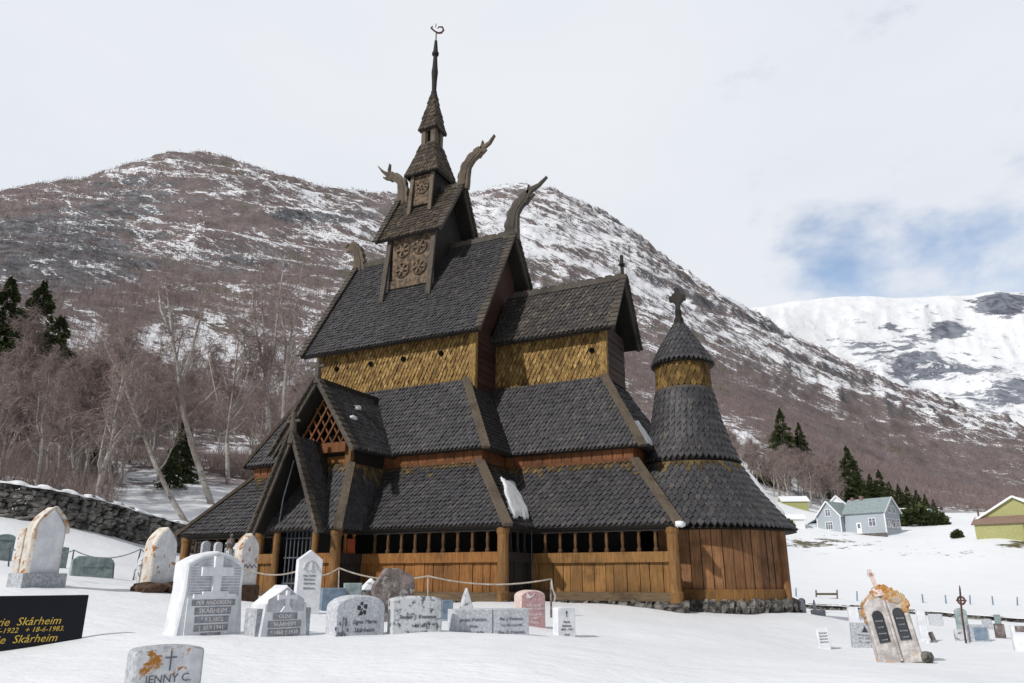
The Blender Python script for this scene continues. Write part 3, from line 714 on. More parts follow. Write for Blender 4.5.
b = CB(); b.lathe((XU, 0, 0), [(.02, 26.5), (.19, 26.55), (.17, 26.85), (.13, 27.0), (.15, 27.6), (.19, 28.2), (.15, 28.6), (.11, 29.35), (.19, 29.37), (.2, 29.5), (.14, 29.62), (.08, 30.35), (.01, 30.4)], 14); b.build('spire', 'dark', tur, smooth=False)
b = CB(); b.tube([(XU, 0, 30.3), (XU, 0, 31.0)], .035, 6)
d_ = np.array([math.cos(YAW), -math.sin(YAW), 0])
def vn(a, z): return np.array([XU, 0, 0]) + d_ * a + np.array([0, 0, z])
b.tube([vn(-.3, 31.25), vn(-.12, 31.05), vn(.1, 30.9), vn(.3, 30.92), vn(.42, 31.1), vn(.34, 31.32), vn(.14, 31.33), vn(.06, 31.2)], [.06, .05, .06, .065, .06, .055, .045, .02], 7)
b.tube([vn(-.3, 31.25), vn(-.22, 31.4)], [.06, .02], 6); b.tube([vn(-.05, 31.3), vn(-.02, 31.55)], .025, 6)
b.build('weather_vane', 'rust', tur)
# apse
AC = (7.65, 0, 0)
b = CB(); pr = [(3.78, 2.48), (3.3, 3.05), (2.6, 3.95), (1.95, 5.02)]
b.lathe(AC, [(r - .1, z - .08) for r, z in pr], 64, 2); b.lathe(AC, [(3.78, 2.42), (2.9, 2.4)], 64, 2); b.cone_shingles(AC, pr, .235, .28, t=.06, shape='dia', top=1); b.build('apse_gallery_roof', RM, church)
b = CB(); b.lathe(AC, [(1.72, 4.7), (1.72, 5.4)], 48); b.build('apse_wall', 'redwood', church)
b = CB(); pr = [(1.98, 5.1), (1.66, 5.85), (1.36, 6.9), (1.14, 8.1)]
b.lathe(AC, [(r - .07, z) for r, z in pr], 48, 1); b.lathe(AC, [(1.95, 5.06), (1.5, 5.05)], 48, 1); b.cone_shingles(AC, pr, .235, .28, t=.06, shape='dia'); b.build('apse_skirt_roof', ['roof', 'dark'], church)
b = CB(); b.lathe(AC, [(1.05, 8.0), (1.05, 9.3)], 40, 1); b.cone_shingles(AC, [(1.08, 8.05), (1.08, 9.25)], .235, .27, t=.06, shape='dia'); b.lathe(AC, [(1.18, 8.05), (1.18, 8.15), (1.08, 8.16)], 40, 2); b.build('apse_drum', ['ochre_dark', 'dark', 'barge'], church)
b = CB(); pr = [(1.28, 9.2), (1.02, 9.75), (.66, 10.35), (.3, 10.95), (.12, 11.2)]
b.lathe(AC, [(r - .07, z) for r, z in pr], 40, 1); b.lathe(AC, [(1.26, 9.16), (.9, 9.15)], 40, 1); b.cone_shingles(AC, pr, .2, .25, t=.055, shape='dia')
atop = b.build('apse_turret_roof', ['roof', 'dark'], church)
b = CB(); b.lathe(AC, [(.02, 11.1), (.22, 11.12), (.2, 11.3), (.14, 11.42), (.14, 11.7)], 12); b.beam((7.65, 0, 11.6), (7.65, 0, 12.7), .2, .17, up=(1, 0, 0), w1=.26); e_ = d_ * .36
b.beam(np.array([7.65, 0, 12.25]) - (.34, 0, 0), np.array([7.65, 0, 12.25]) + (.34, 0, 0), .2, .24); b.tube([(7.65, -.12, 12.25), (7.65, .12, 12.25)], .26, 10)
b.build('roof_cross', 'dark', atop)
# gallery walls
def gwall(p0, p1, mat, ncol, post0=False, post1=False, z=(.05, .34, 1.30, 1.64, 2.45), nrm=(0, -1), colmat='column'):
    """one straight run of gallery wall: sill, planks, rail, open arcade of small columns."""
    p0 = np.array([*p0, 0.]); p1 = np.array([*p1, 0.]); d = p1 - p0; L = np.linalg.norm(d); d /= L; n = np.array([*nrm, 0.])
    def bar(z0, z1, t, off, mb, a=0, c=None):
        q0 = p0 + d * a + n * off; q1 = (p1 if c is None else p0 + d * c) + n * off; zz = np.array([0, 0, (z0 + z1) / 2]); mb.beam(q0 + zz, q1 + zz, t, z1 - z0)
    w = CB(); k = max(1, round(L / .4)); st = L / k
    xs = [i * st + (rng.uniform(-.09, .09) if 0 < i < k else 0) for i in range(k + 1)]
    for i in range(k): bar(z[1] - .02, z[2] + .02, .09, rng.uniform(-.02, .025), w, xs[i] + .012, xs[i + 1] - .012)
    bar(z[1], z[2], .05, -.06, w)
    o = w.build('gallery_wall', mat, church)
    s_ = CB(); bar(z[0], z[1], .3, .06, s_); s_.build('sill_beam', 'sillwood', o)
    r_ = CB(); bar(z[2], z[3], .2, .06, r_); r_.build('rail', mat, o)
    t_ = CB(); bar(z[4] - .12, z[4] + .2, .2, .02, t_); t_.build('top_plate', 'dark', o)
    for i in range(1, ncol + 1):
        q = p0 + d * L * i / (ncol + 1)
        c = CB(); h = z[4] - z[3]; c.lathe((q[0], q[1], z[3]), [(.085, 0), (.085, .09), (.05, .16), (.065, h * .5), (.045, h - .2), (.08, h - .14), (.08, h)], 8); c.build('arcade_column', colmat, o)
    return o
M['sillwood'] = wood_mat('grey_sill_wood', (.05, .035, .02), (.11, .075, .042), (.19, .13, .075), grain=(.8, .8, 9))
gwall((-3.25, -6.66), (2.68, -6.66), 'orange', 9)
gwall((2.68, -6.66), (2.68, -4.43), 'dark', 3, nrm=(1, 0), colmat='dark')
gwall((2.68, -4.43), (7.94, -4.43), 'olive', 8)
gwall((-12.56, -6.66), (-7.0, -6.66), 'olive', 8)
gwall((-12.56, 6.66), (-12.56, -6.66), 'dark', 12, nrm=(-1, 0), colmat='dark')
YB = -8.17
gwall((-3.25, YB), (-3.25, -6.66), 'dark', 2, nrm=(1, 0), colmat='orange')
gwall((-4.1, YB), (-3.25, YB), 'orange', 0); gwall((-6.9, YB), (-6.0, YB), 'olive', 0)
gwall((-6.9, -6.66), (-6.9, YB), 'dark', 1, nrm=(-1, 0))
b = CB(); b.box((-3.2, -7.62, 1.5), (-3.16, -7.18, 2.15)); b.build('lit_inner_panel', plain_mat('red_board', (.3, .07, .03), .6), church)  # added board, its red colour stands for a lit panel inside the gallery
def cpost(x, y, r=.2, h=2.5, mat='post', lean=0):
    b = CB(); b.lathe((x, y, 0), [(r * 1.25, .0), (r * 1.25, .32), (r * 1.05, .38), (r, .5), (r * .96, h - .3), (r * 1.12, h - .22), (r * 1.12, h)], 16); b.build('corner_post', mat, church, smooth=False)
for x, y in ((2.68, -6.66), (7.94, -4.43), (-3.25, YB), (-6.9, YB), (-12.56, -6.66)): cpost(x, y)
for x in (-5.98, -4.15): cpost(x, YB - .05, .13, 2.75)
# apse gallery wall
b = CB(); R0 = 3.2; n = 30; a0, a1 = -1.75, 1.75
for i in range(n):
    q0 = a0 + (a1 - a0) * i / n + .004; q1 = a0 + (a1 - a0) * (i + 1) / n - .004; rr_ = R0 + rng.uniform(-.012, .02)
    b.lathe((7.65, 0, 0), [(rr_ - .1, .4), (rr_, .4), (rr_, 2.5), (rr_ - .1, 2.5), (rr_ - .1, .4)], 2, a0=q0, a1=q1)
aw = b.build('apse_gallery_wall', 'apse_w', church)
b = CB(); b.lathe((7.65, 0, 0), [(R0 - .2, .0), (R0 + .1, .0), (R0 + .1, .42), (R0 - .2, .42)], 40, a0=a0, a1=a1); b.build('sill_beam', 'olive', aw)
b = CB(); b.lathe((7.65, 0, 0), [(R0 + .02, .9), (R0 + .02, 2.5)], 3, a0=-.30, a1=-.22); 
for a in (-.14,): b.tube([(7.65 + 3.3 * math.cos(a), 3.3 * math.sin(a), 0), (7.65 + 3.3 * math.cos(a), 3.3 * math.sin(a), 2.5)], .17, 10)
b.build('wall_post', 'apse_w', aw)
# foundation of loose stones
b = CB()
def stones(p0, p1, z0, z1, mb):
    p0 = np.array(p0, float); p1 = np.array(p1, float); L = np.linalg.norm(p1 - p0); x = 0
    while x < L:
        l = rng.uniform(.25, .7); c = p0 + (p1 - p0) * min(1, (x + l / 2) / L); h = rng.uniform(.6, 1.0) * (z1 - z0)
        for zz in (z0, z0 + (z1 - z0) * .5): rockblob(mb, (c[0], c[1], zz + .25 * (z1 - z0)), (l * .6, .28, (z1 - z0) * .34)); 
        x += l * .9
def rockblob(mb, c, r, n=7, m=5, mi=0):
    V = []; F = []
    ph = rng.uniform(0, 9, 3)
    for i in range(m):
        la = -math.pi / 2 + math.pi * (i + .5) / m
        for k in range(n):
            a = 2 * math.pi * k / n + .3 * i; q = 1 + .22 * math.sin(3 * a + ph[0]) * math.cos(2 * la + ph[1]) + rng.uniform(-.12, .12)
            cx, sx = math.cos(a) * math.cos(la), math.sin(a) * math.cos(la)
            cx = math.copysign(abs(cx) ** .7, cx); sx = math.copysign(abs(sx) ** .7, sx); sz = math.copysign(abs(math.sin(la)) ** .6, math.sin(la))
            V.append((c[0] + r[0] * q * cx, c[1] + r[1] * q * sx, c[2] + r[2] * q * sz))
    for i in range(m - 1):
        for k in range(n): F.append((i * n + k, i * n + (k + 1) % n, (i + 1) * n + (k + 1) % n, (i + 1) * n + k))
    F.append(tuple(range(n))[::-1]); F.append(tuple(range((m - 1) * n, m * n))); mb.add(V, F, mi)
for run in ((((-12.6, -6.62), (2.7, -6.62), -.55, .06),), (((2.65, -6.6), (2.65, -4.4), -.55, .06),), (((2.7, -4.4), (8.0, -4.4), -.6, .06),)):
    b = CB(); stones(*run[0], b); b.build('foundation', 'rock', church)
b = CB()
for i in range(18):
    a, a2 = -1.6 + i * .15, -1.6 + (i + 1) * .15; stones((7.65 + 3.22 * math.cos(a), 3.22 * math.sin(a)), (7.65 + 3.22 * math.cos(a2), 3.22 * math.sin(a2)), -.75, .02, b)
b.build('foundation', 'rock', church)
# south porch: bulge of the gallery roof, gable over the door and the aisle-level gable above it
por = empty('porch_tmp', (0, 0, 0), None, None); por.parent = church; por.name = 'south_porch'
X0, X1 = -7.15, -3.0; T0, T1 = -6.5, -3.62; YF, YT, ZB, ZT = -8.45, -7.15, 2.46, 5.0
b = CB()
for q in (((X0, YF, ZB), (X1, YF, ZB), (T1, YT, ZT), (T0, YT, ZT)), ((X1, YF, ZB), (X1, -4.9, ZB), (T1, -4.9, ZT), (T1, YT, ZT)), ((X0, -4.9, ZB), (X0, YF, ZB), (T0, YT, ZT), (T0, -4.9, ZT))):
    b.slab(q, .12, 2); b.shingles(*q, .2, .22, shape='dia', top=2)
b.build('porch_skirt_roof', RM, por)
for p0, p1, o in (((X1, YF, ZB), (T1, YT, ZT), (.6, -.6, 0)), ((X0, YF, ZB), (T0, YT, ZT), (-.6, -.6, 0))):
    c = CB(); oo = np.array(o) * .06; c.beam(np.array(p0) + oo, np.array(p1) + oo, .3, .12, up=np.array(o) + np.array([0, 0, .5])); c.build('hip_board', 'hip', por)
# aisle-level gable
b = CB(); b.box((XC - 1.35, -7.05, 2.6), (XC + 1.35, -4.9, 5.9)); b.build('porch_wall', 'dark', por)
b = CB(); b.box((XC - 1.3, -7.09, 4.9), (XC + 1.3, -7.055, 5.3)); b.build('porch_boards', 'orange', por)
b = CB(); b.box((XC - 1.35, -7.4, 5.42), (XC + 1.3, -7.06, 5.8)); b.build('tie_beam', 'redbeam', por) if False else b.build('tie_beam', 'redwood', por)
for sx in (-1, 1):
    c = CB(); c.box((XC + sx * 1.33 - .14, -7.25, 4.6), (XC + sx * 1.33 + .14, -7.06, 5.9)); c.build('porch_post', 'post', por)
c = CB()
for k in np.arange(-1.6, 1.7, .42):          # lattice in the gable
    for sgn in (-1, 1):
        pts = []
        for tt in np.linspace(0, 2.2, 23):
            x, z = k + sgn * tt * .62, 5.8 + tt
            if abs(x) < (8.0 - z) * .66 : pts.append((XC + x, -7.2 - .03 * sgn, z))
        if len(pts) > 3: c.beam(pts[0], pts[-1], .06, .07, up=(0, 1, 0))
c.build('gable_lattice', 'redwood', por)
c = CB(); c.slab([(XC - 1.5, -6.7, 5.7), (XC + 1.5, -6.7, 5.7), (XC, -6.7, 8.0)], .1); c.build('gable_wall', 'black_hole', por)  # black sheet paints the darkness behind the lattice
HW, ZU, ZR, YG = 2.0, 5.45, 8.25, -7.75
b = CB()
for q in (((XC + HW, YG, ZU), (XC + HW, -4.4, ZU), (XC, -3.4, ZR), (XC, YG, ZR)), ((XC - HW, -4.4, ZU), (XC - HW, YG, ZU), (XC, YG, ZR), (XC, -3.4, ZR))):
    b.slab(q, .12, 1); b.shingles(*q, .2, .22, shape='dia')
b.build('upper_gable_roof', ['roof', 'dark'], por)
c = CB(); c.beam((XC, YG, ZR + .05), (XC, -3.5, ZR + .05), .2, .16); c.build('ridge_beam', 'dark', por)
for s in (-1, 1): barge(por, (XC + s * (HW + .02), YG - .05, ZU - .1), (XC, YG - .05, ZR + .05), n=13, outn=(0, -1, 0), tile=.12)
c = CB(); c.tube([(XC, YG - .05, ZR - .1), (XC, YG - .05, ZR + .85)], [.16, .09], 8); c.beam((XC - .3, YG - .05, ZR + .6), (XC + .3, YG - .05, ZR + .6), .1, .1); c.build('finial', 'barge', por)
# door gable
HW, ZU, ZR, YG = 1.52, 2.42, 5.88, -8.85
b = CB()
for q in (((XC + HW, YG, ZU), (XC + HW, -8.0, ZU), (XC, -7.0, ZR), (XC, YG, ZR)), ((XC - HW, -8.0, ZU), (XC - HW, YG, ZU), (XC, YG, ZR), (XC, -7.0, ZR))):
    b.slab(q, .1, 1); b.shingles(*q, .2, .22, shape='dia')
b.build('door_gable_roof', ['roof', 'dark'], por)
for s in (-1, 1): barge(por, (XC + s * (HW + .02), YG - .05, ZU - .12), (XC, YG - .05, ZR + .05), n=16, outn=(0, -1, 0), tile=.12)
c = CB(); c.tube([(XC, YG - .05, ZR - .3), (XC, YG - .05, ZR + .9)], [.17, .09], 8); c.beam((XC - .32, YG - .05, ZR + .55), (XC + .32, YG - .05, ZR + .55), .09, .09); c.build('finial', 'barge', por)
c = CB()
for x in np.linspace(-.66, .66, 8): c.tube([(XC + x, -7.98, .1), (XC + x, -7.98, 2.75)], .026, 6)
for z in (.6, 1.5, 2.2): c.tube([(XC - .75, -7.98, z), (XC + .75, -7.98, z)], .03, 6)
c.build('iron_gate', 'iron', por)
c = CB(); c.box((XC - .8, -7.0, .0), (XC + .8, -6.9, 2.6)); c.build('inner_door', 'dark', por)
c = CB(); c.tube([(XC - .1, -8.6, 5.0), (XC - .55, -8.5, 3.6), (XC - .85, -8.3, 2.5)], .03, 6); c.build('brace', 'iron', por)
# west gable finial seen over the hip
c = CB(); c.tube([(-9.67, -3.3, 8.4), (-9.67, -3.3, 9.3)], [.12, .05], 8); c.build('finial', 'dark', church)
c = CB(); p = np.array([2.88, -4.78, 0]); c.tube([p + (0, 0, 2.45), p + (0, 0, .1)], .016, 6); c.build('lightning_cable', 'iron', church)

# ------------------------------------------------------------------ snow lying on roofs
def roofsnow(quad, name, label, out, n=26, th=.10):
    q = [np.array(p, float) for p in quad]; V = []; F = []
    o_ = np.array(out, float); o_ /= np.linalg.norm(o_)
    for j in range(n + 1):
        for i in range(n + 1):
            a, c_ = i / n, j / n; e1 = min(a, 1 - a, c_, 1 - c_) * 2
            wob = (.05 * math.sin(7 * c_ + 2) + .03 * math.sin(19 * c_)) * (1 - 2 * a)
            p = q[0] * (1 - a) * (1 - c_) + q[1] * a * (1 - c_) + q[2] * a * c_ + q[3] * (1 - a) * c_
            p = p + (q[1] - q[0]) * wob + (q[3] - q[0]) * (.025 * math.sin(9 * a + 1) + .012 * math.sin(31 * a)) * (2 * c_ - 1)
            V.append(p + o_ * (.03 + th * min(1, (e1 * 4)) ** .5 - .05 * (e1 < .01)))
    for j in range(n):
        for i in range(n): k = j * (n + 1) + i; F.append((k, k + 1, k + n + 2, k + n + 1))
    b = CB(); b.add(V, F); o = b.build(name, 'snow', None, smooth=True); tag(o, label, 'snow', 'snow patches left on the church roofs')
def on_e(x0, y, z): return None
def eface(xb, zb, xt, zt, y, f): return (xb + (xt - xb) * f, y, zb + (zt - zb) * f)
roofsnow([eface(2.98, 2.5, .73, 5.09, -6.25, .09), eface(2.98, 2.5, .73, 5.09, -4.45, .13), eface(2.98, 2.5, .73, 5.09, -3.1, .74), eface(2.98, 2.5, .73, 5.09, -4.25, .77)], 'roof_snow', 'white snow patch on the low roof beside the hip board at the nave corner', (.75, 0, .65))
roofsnow([eface(6.65, 5.52, 4.7, 8.78, -2.35, .06), eface(6.65, 5.52, 4.7, 8.78, -1.0, .06), eface(6.65, 5.52, 4.7, 8.78, -1.0, .42), eface(6.65, 5.52, 4.7, 8.78, -1.9, .36)], 'roof_snow', 'narrow strip of snow on the chancel roof next to the round apse turret', (.85, 0, .5))
V = []; F = []; na, nf = 18, 14
for j in range(nf + 1):
    for i in range(na + 1):
        f = .22 + .7 * j / nf; a = .10 + 1.2 * i / na; e1 = min(i / na * 4, 1, 4 * (1 - i / na), 4 * j / nf, 4 * (1 - j / nf))
        r = np.interp(f, [0, .27, .66, 1], [3.78, 3.3, 2.6, 1.95]); z = np.interp(f, [0, .27, .66, 1], [2.48, 3.05, 3.95, 5.02])
        h = .02 + .26 * max(e1, 0) ** .5; V.append((7.65 + (r + h * .8) * math.cos(a), (r + h * .8) * math.sin(a), z + h * .6))
for j in range(nf):
    for i in range(na): k = j * (na + 1) + i; F.append((k, k + 1, k + na + 2, k + na + 1))
b = CB(); b.add(V, F); o = b.build('roof_snow', 'snow', None, smooth=True); tag(o, 'long snow strip along the right edge of the rounded apse roof', 'snow', 'snow patches left on the church roofs')
for (x, y, z, r, lab) in ((XC + .62, -6.0, 7.45, .17, 'upper of two small snow spots on the porch gable roof'), (XC + 1.05, -6.75, 6.85, .14, 'lower of two small snow spots on the porch gable roof'), (8.3, -4.72, 2.5, .16, 'small lump of snow at the foot of the chancel corner hip')):
    b = CB(); rockblob(b, (x, y, z), (r, r * 1.3, r * .6), 9, 6); o = b.build('roof_snow', 'snow', None, smooth=True); tag(o, lab, 'snow', 'snow patches left on the church roofs')

# ------------------------------------------------------------------ placing by survey
def hit(u, v, d0=4, d1=1700):
    """where the sight line through a photo point meets the ground."""
    for D in np.geomspace(d0, d1, 700):
        p = at(u, v, D)
        if height(p[0], p[1]) >= p[2]: return p
    return at(u, v, d1)
def ground(u, D):
    p = at(u, 578, D); p[2] = float(height(p[0], p[1])); return p
def pxm(p): return FPX / ((np.asarray(p) - CAM) @ _fw)
def azim(p): return math.atan2(p[0] - CAM[0], p[1] - CAM[1])

# ------------------------------------------------------------------ gravestones
def outline(kind, w, h, r=None):
    a = w / 2
    if kind == 'rect': pts = [(-a, h), (a, h)]
    elif kind == 'round': pts = [(-a * math.cos(t), h - a * .95 + a * .95 * math.sin(t)) for t in np.linspace(0, math.pi, 15)]
    elif kind == 'segment': pts = [(-a * math.cos(t), h - .22 * w + .22 * w * math.sin(t)) for t in np.linspace(0, math.pi, 13)]
    elif kind == 'low': pts = [(-a * math.cos(t), h - .10 * w + .10 * w * math.sin(t) ** .6) for t in np.linspace(0, math.pi, 13)]
    elif kind == 'gothic':
        L = [(-a + a * (1 - math.cos(t)) * 1.0, h - 1.25 * a + 1.25 * a * math.sin(t)) for t in np.linspace(0, math.pi / 2, 8)]
        L = [(-a * (1 - (k / 8) ** 1.7), h - 1.5 * a * (1 - (k / 8) ** .85)) for k in range(9)]
        pts = L + [(-x, z) for x, z in L[-2::-1]]
    elif kind == 'shoulder': pts = [(-a, h * .86), (-a * .82, h * .9), (-a * .5, h * .955), (0, h), (a * .5, h * .955), (a * .82, h * .9), (a, h * .86)]
    elif kind == 'peak': pts = [(-a, h - .38 * w), (0, h), (a, h - .38 * w)]
    elif kind == 'cham': pts = [(-a, h * .78), (-a * .72, h), (a * .8, h * .93), (a, h * .72)]
    elif kind == 'obelisk': pts = [(-a, h * .12), (-a * .55, h * .55), (0, h), (a * .5, h * .6), (a, h * .12)]
    elif kind == 'rough':
        pts = []
        for t in np.linspace(-.25, math.pi + .25, 22): q = 1 + .07 * math.sin(5 * t + 1) + rng.uniform(-.03, .03); pts.append((-a * q * min(1, abs(math.cos(t)) ** .75) * math.copysign(1, math.cos(t)), h * .5 + h * .5 * q * math.sin(t)))
    bz = -.5
    if kind in ('shoulder', 'peak') and w > .45: return [(-a * 1.28, bz), (-a * 1.0, h * .55)] + pts + [(a * 1.0, h * .55), (a * 1.28, bz)]
    return [(pts[0][0] if kind != 'obelisk' else -a * 1.1, bz)] + pts + [(pts[-1][0] if kind != 'obelisk' else a * 1.1, bz)]
def prism(mb, pts, y0, y1, mi=0, smi=0, bev=.0):
    """outline in x,z extruded along y with a bevelled front edge (front = y0)."""
    P = np.array(pts, float); n = len(P); c = P.mean(0)
    nr_ = np.zeros_like(P)
    for i in range(n):
        d0 = P[i] - P[i - 1]; d1 = P[(i + 1) % n] - P[i]; t_ = d0 / (np.linalg.norm(d0) + 1e-9) + d1 / (np.linalg.norm(d1) + 1e-9)
        q = np.array([-t_[1], t_[0]]); q /= np.linalg.norm(q) + 1e-9; nr_[i] = q
    if ((P - c) * nr_).sum() < 0: nr_ = -nr_
    I = P - nr_ * bev
    V = [(x, y0, z) for x, z in I] + [(x, y0 + bev, z) for x, z in P] + [(x, y1, z) for x, z in P]
    mb.add(V, [tuple(range(n))[::-1]], mi)
    mb.add(V, [(i, (i + 1) % n, (i + 1) % n + n, i + n) for i in range(n)], smi)
    mb.add(V, [(i + n, (i + 1) % n + n, (i + 1) % n + 2 * n, i + 2 * n) for i in range(n)], smi)
    mb.add(V, [tuple(range(2 * n, 3 * n))], smi)
def text(parent, s, size, x, z, mat, y=-.004, italic=0, align='CENTER', ext=.0015):
    c = bpy.data.curves.new('inscription', 'FONT'); c.body = s; c.size = size; c.align_x = align; c.align_y = 'CENTER'; c.extrude = ext; c.shear = italic; c.resolution_u = 2
    o = bpy.data.objects.new('tmp', c); me = bpy.data.meshes.new_from_object(o); bpy.data.objects.remove(o); me.materials.append(M[mat])
    q = bpy.data.objects.new('inscription', me); COL.objects.link(q); q.parent = parent; q.location = (x, y, z); q.rotation_euler = (math.pi / 2, 0, 0); return q
class G: pass
def grave(name, label, u0, uf, u1, vt, vb, D, kind, mat, th=35, t=None, side=None, roll=0, pitch=0, bev=.012, group='gravestones in the snowy churchyard', part='slab', cat='gravestone'):
    g = G(); uc = (uf + u1) / 2; p = at(uc, vb, D); k = pxm(p); tr_ = math.radians(th)
    g.w = (u1 - uf) / k / math.cos(tr_); g.h = at(uc, vt, D)[2] - p[2]
    g.t = t if t else max(.08, min(.3, (uf - u0) / k / max(.2, math.sin(tr_))))
    p0 = p.copy()
    root = empty(name, p0, label, cat, group); root.rotation_euler = (math.radians(pitch), math.radians(roll), -azim(p) + tr_)
    b = MB(); prism(b, outline(kind, g.w, g.h), 0, g.t, 0, 1, bev); g.slab = b.build(part, [mat, side or mat], root)
    g.root = root; g.p = p; return g
def part(g, name, mat, fn, mats=None, parent=None):
    b = MB(); fn(b); return b.build(name, mats or mat, parent or g.root)
def cross2d(b, x, z0, z1, a, w, y0=-.03, y1=.002, arm=.66, mi=0):
    zc = z0 + (z1 - z0) * arm; b.box((x - w / 2, y0, z0), (x + w / 2, y1, z1), mi); b.box((x - a, y0 + .001, zc - w / 2), (x + a, y1, zc + w / 2), mi)
DF = -.006
# white arched marble at far left on its base block
g = grave('gravestone', 'tall white pointed-arch marble stone with orange lichen along its rim, on a grey block base', 22, 29, 58, 507, 575, 13.5, 'gothic', 'marble', 32, side='edge_l', bev=.05)
part(g, 'plinth', 'grey', lambda b: b.box((-g.w * .68, -.09, -.5), (g.w * .62, g.t + .1, .03)))
part(g, 'rim', 'edge_l', lambda b: [b.beam((p[0], -.012, p[1]), (q[0], -.012, q[1]), .05, .03, up=(0, 1, 0)) for p, q in zip(outline('gothic', g.w * .99, g.h * .995)[1:-2], outline('gothic', g.w * .99, g.h * .995)[2:-1])])
g = grave('gravestone', 'slim grey and ochre square post close behind the left marble arch', 12, 17, 24, 528, 577, 14.6, 'rect', 'edge_l', 40)
g = grave('gravestone', 'small grey slate stone cut by the left photo edge', -6, -4, 12, 534, 551, 23, 'segment', 'green_slate', 15, t=.12)
text(g.root, 'Skårheim', g.w * .17, 0, g.h * .6, 'ink')
g = grave('gravestone', 'tiny dark grey stone just right of the tall left marble arch', 56, 57, 67, 547, 559, 22, 'low', 'green_slate', 20, t=.12)
g = grave('gravestone', 'low wide green-grey slab with chamfered corners beside the chain fence', 71, 73, 110, 556, 575, 18.5, 'cham', 'green_slate', 12, t=.14)
text(g.root, '† Anders Lærdal', g.w * .11, .05, g.h * .40, 'engrave')
g = grave('gravestone', 'small rough grey stone directly behind the spearhead-shaped lichen stone', 135, 139, 147, 557, 578, 17.5, 'rough', 'mottled', 25)
g = grave('gravestone', 'slender pale spearhead-shaped stone with orange lichen at its foot and bare earth below', 141, 150, 172, 527, 588, 15, 'gothic', 'marble_l', 35, side='edge_l', bev=.03)
def mound(b):
    for x in (-.22, .2): rockblob(b, (x * 1.3, -.05, -.06), (.3, .25, .16), 10, 6)
part(g, 'earth_mound', 'earth', mound)
g = grave('gravestone', 'pale arched stone with rust-red lichen standing before the porch corner post', 232, 238, 256, 533, 586, 15.5, 'gothic', 'marble_r', 30, side='edge_l', bev=.03)
part(g, 'plinth', 'earth', lambda b: b.box((-g.w * .62, -.05, -.5), (g.w * .6, g.t + .05, .02)))
part(g, 'painted_emblem', 'rust', lambda b: [b.tube([(x, -.004, g.h * .33), (x + .05, -.004, g.h * .4), (x + .1, -.004, g.h * .34)], .008, 5) for x in (-.12, -.03, .06)])
for lab, u0, u1, vt, kd, mt in (('leftmost of three slim stones before the gallery, round-topped and pale grey', 198, 207, 541, 'round', 'grey'), ('middle one of three slim stones before the gallery, round-topped and wider', 211, 219, 542, 'round', 'granite')):
    grave('gravestone', lab, u0 - 1, u0 + 1, u1, vt, 578, 20.3, kd, mt, 20, t=.12)
g = grave('gravestone', 'dark slim urn-topped monument rightmost of three before the gallery', 224, 226, 231, 550, 578, 20.3, 'rect', 'mottled', 20, t=.2)
def urn(b): b.lathe((0, g.t / 2, g.h), [(.10, 0), (.06, .05), (.12, .16), (.10, .26), (.03, .32), (.05, .38), (.0, .42)], 12)
part(g, 'urn', 'rough', urn)
# large white stone with a cross in relief
g = grave('gravestone', 'large white marble stone with a raised cross above carved name rows', 166, 181, 236, 551, 641, 9.2, 'shoulder', 'marble', 28, side='marble', bev=.02)
w, h = g.w, g.h
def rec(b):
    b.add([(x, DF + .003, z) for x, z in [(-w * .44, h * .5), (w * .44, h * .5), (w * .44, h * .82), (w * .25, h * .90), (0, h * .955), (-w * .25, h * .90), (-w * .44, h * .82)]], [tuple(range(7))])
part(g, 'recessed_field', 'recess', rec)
part(g, 'relief_rows', 'marble', lambda b: [b.box((-w * .43, -.010, h * z), (w * .43, -.004, h * z + .008)) for z in np.arange(.53, .82, .032)])
def crs(b): cross2d(b, 0, h * .5, h * .94, w * .27, w * .14, -.05, arm=.6); b.box((-w * .36, -.046, h * .47), (w * .36, .002, h * .515)); b.box((-w * .22, -.049, h * .51), (w * .22, .001, h * .545))
part(g, 'raised_cross', 'marble', crs)
part(g, 'name_panel', 'marble', lambda b: b.box((-w * .44, -.02, -.3), (w * .44, .002, h * .475)))
for z, s_, q, s2 in ((.42, 'PER ANDERSEN', .74, .066), (.33, 'SKÅRHEIM', .62, .078), (.235, '* 9.5.1872', .58, .07), (.145, '† 30.9.1941', .58, .07), (.075, 'SALIG', .34, .036), (.012, 'HVIL I FRED', .8, .058)):
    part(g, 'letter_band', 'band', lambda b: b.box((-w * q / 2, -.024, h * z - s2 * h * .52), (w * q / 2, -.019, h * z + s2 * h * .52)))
    text(g.root, s_, s2 * h * .95, 0, h * z, 'white', -.026)
# second cross stone
g = grave('gravestone', 'white gabled marble stone with a small flared cross in a grey niche', 249, 262, 304, 585, 641, 9.4, 'peak', 'marble', 30, side='marble', bev=.02)
w, h = g.w, g.h
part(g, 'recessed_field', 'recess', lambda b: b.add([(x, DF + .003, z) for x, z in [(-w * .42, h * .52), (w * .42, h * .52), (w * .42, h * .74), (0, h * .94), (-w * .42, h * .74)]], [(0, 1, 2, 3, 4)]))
def crs(b):
    b.add([(x, y, z) for y in (-.04, 0) for x, z in [(-w * .14, h * .52), (w * .14, h * .52), (w * .04, h * .64), (w * .035, h * .9), (-w * .035, h * .9), (-w * .04, h * .64)]], [(5, 4, 3, 2, 1, 0), (6, 7, 8, 9, 10, 11)] + [(i, (i + 1) % 6, (i + 1) % 6 + 6, i + 6) for i in range(6)])
    for s in (-1, 1): b.beam((0, -.02, h * .79), (s * w * .22, -.02, h * .78), .038, w * .05, up=(0, 1, 0) if False else (0, 0, 1), w1=.038, h1=w * .11)
part(g, 'raised_cross', 'marble', crs)
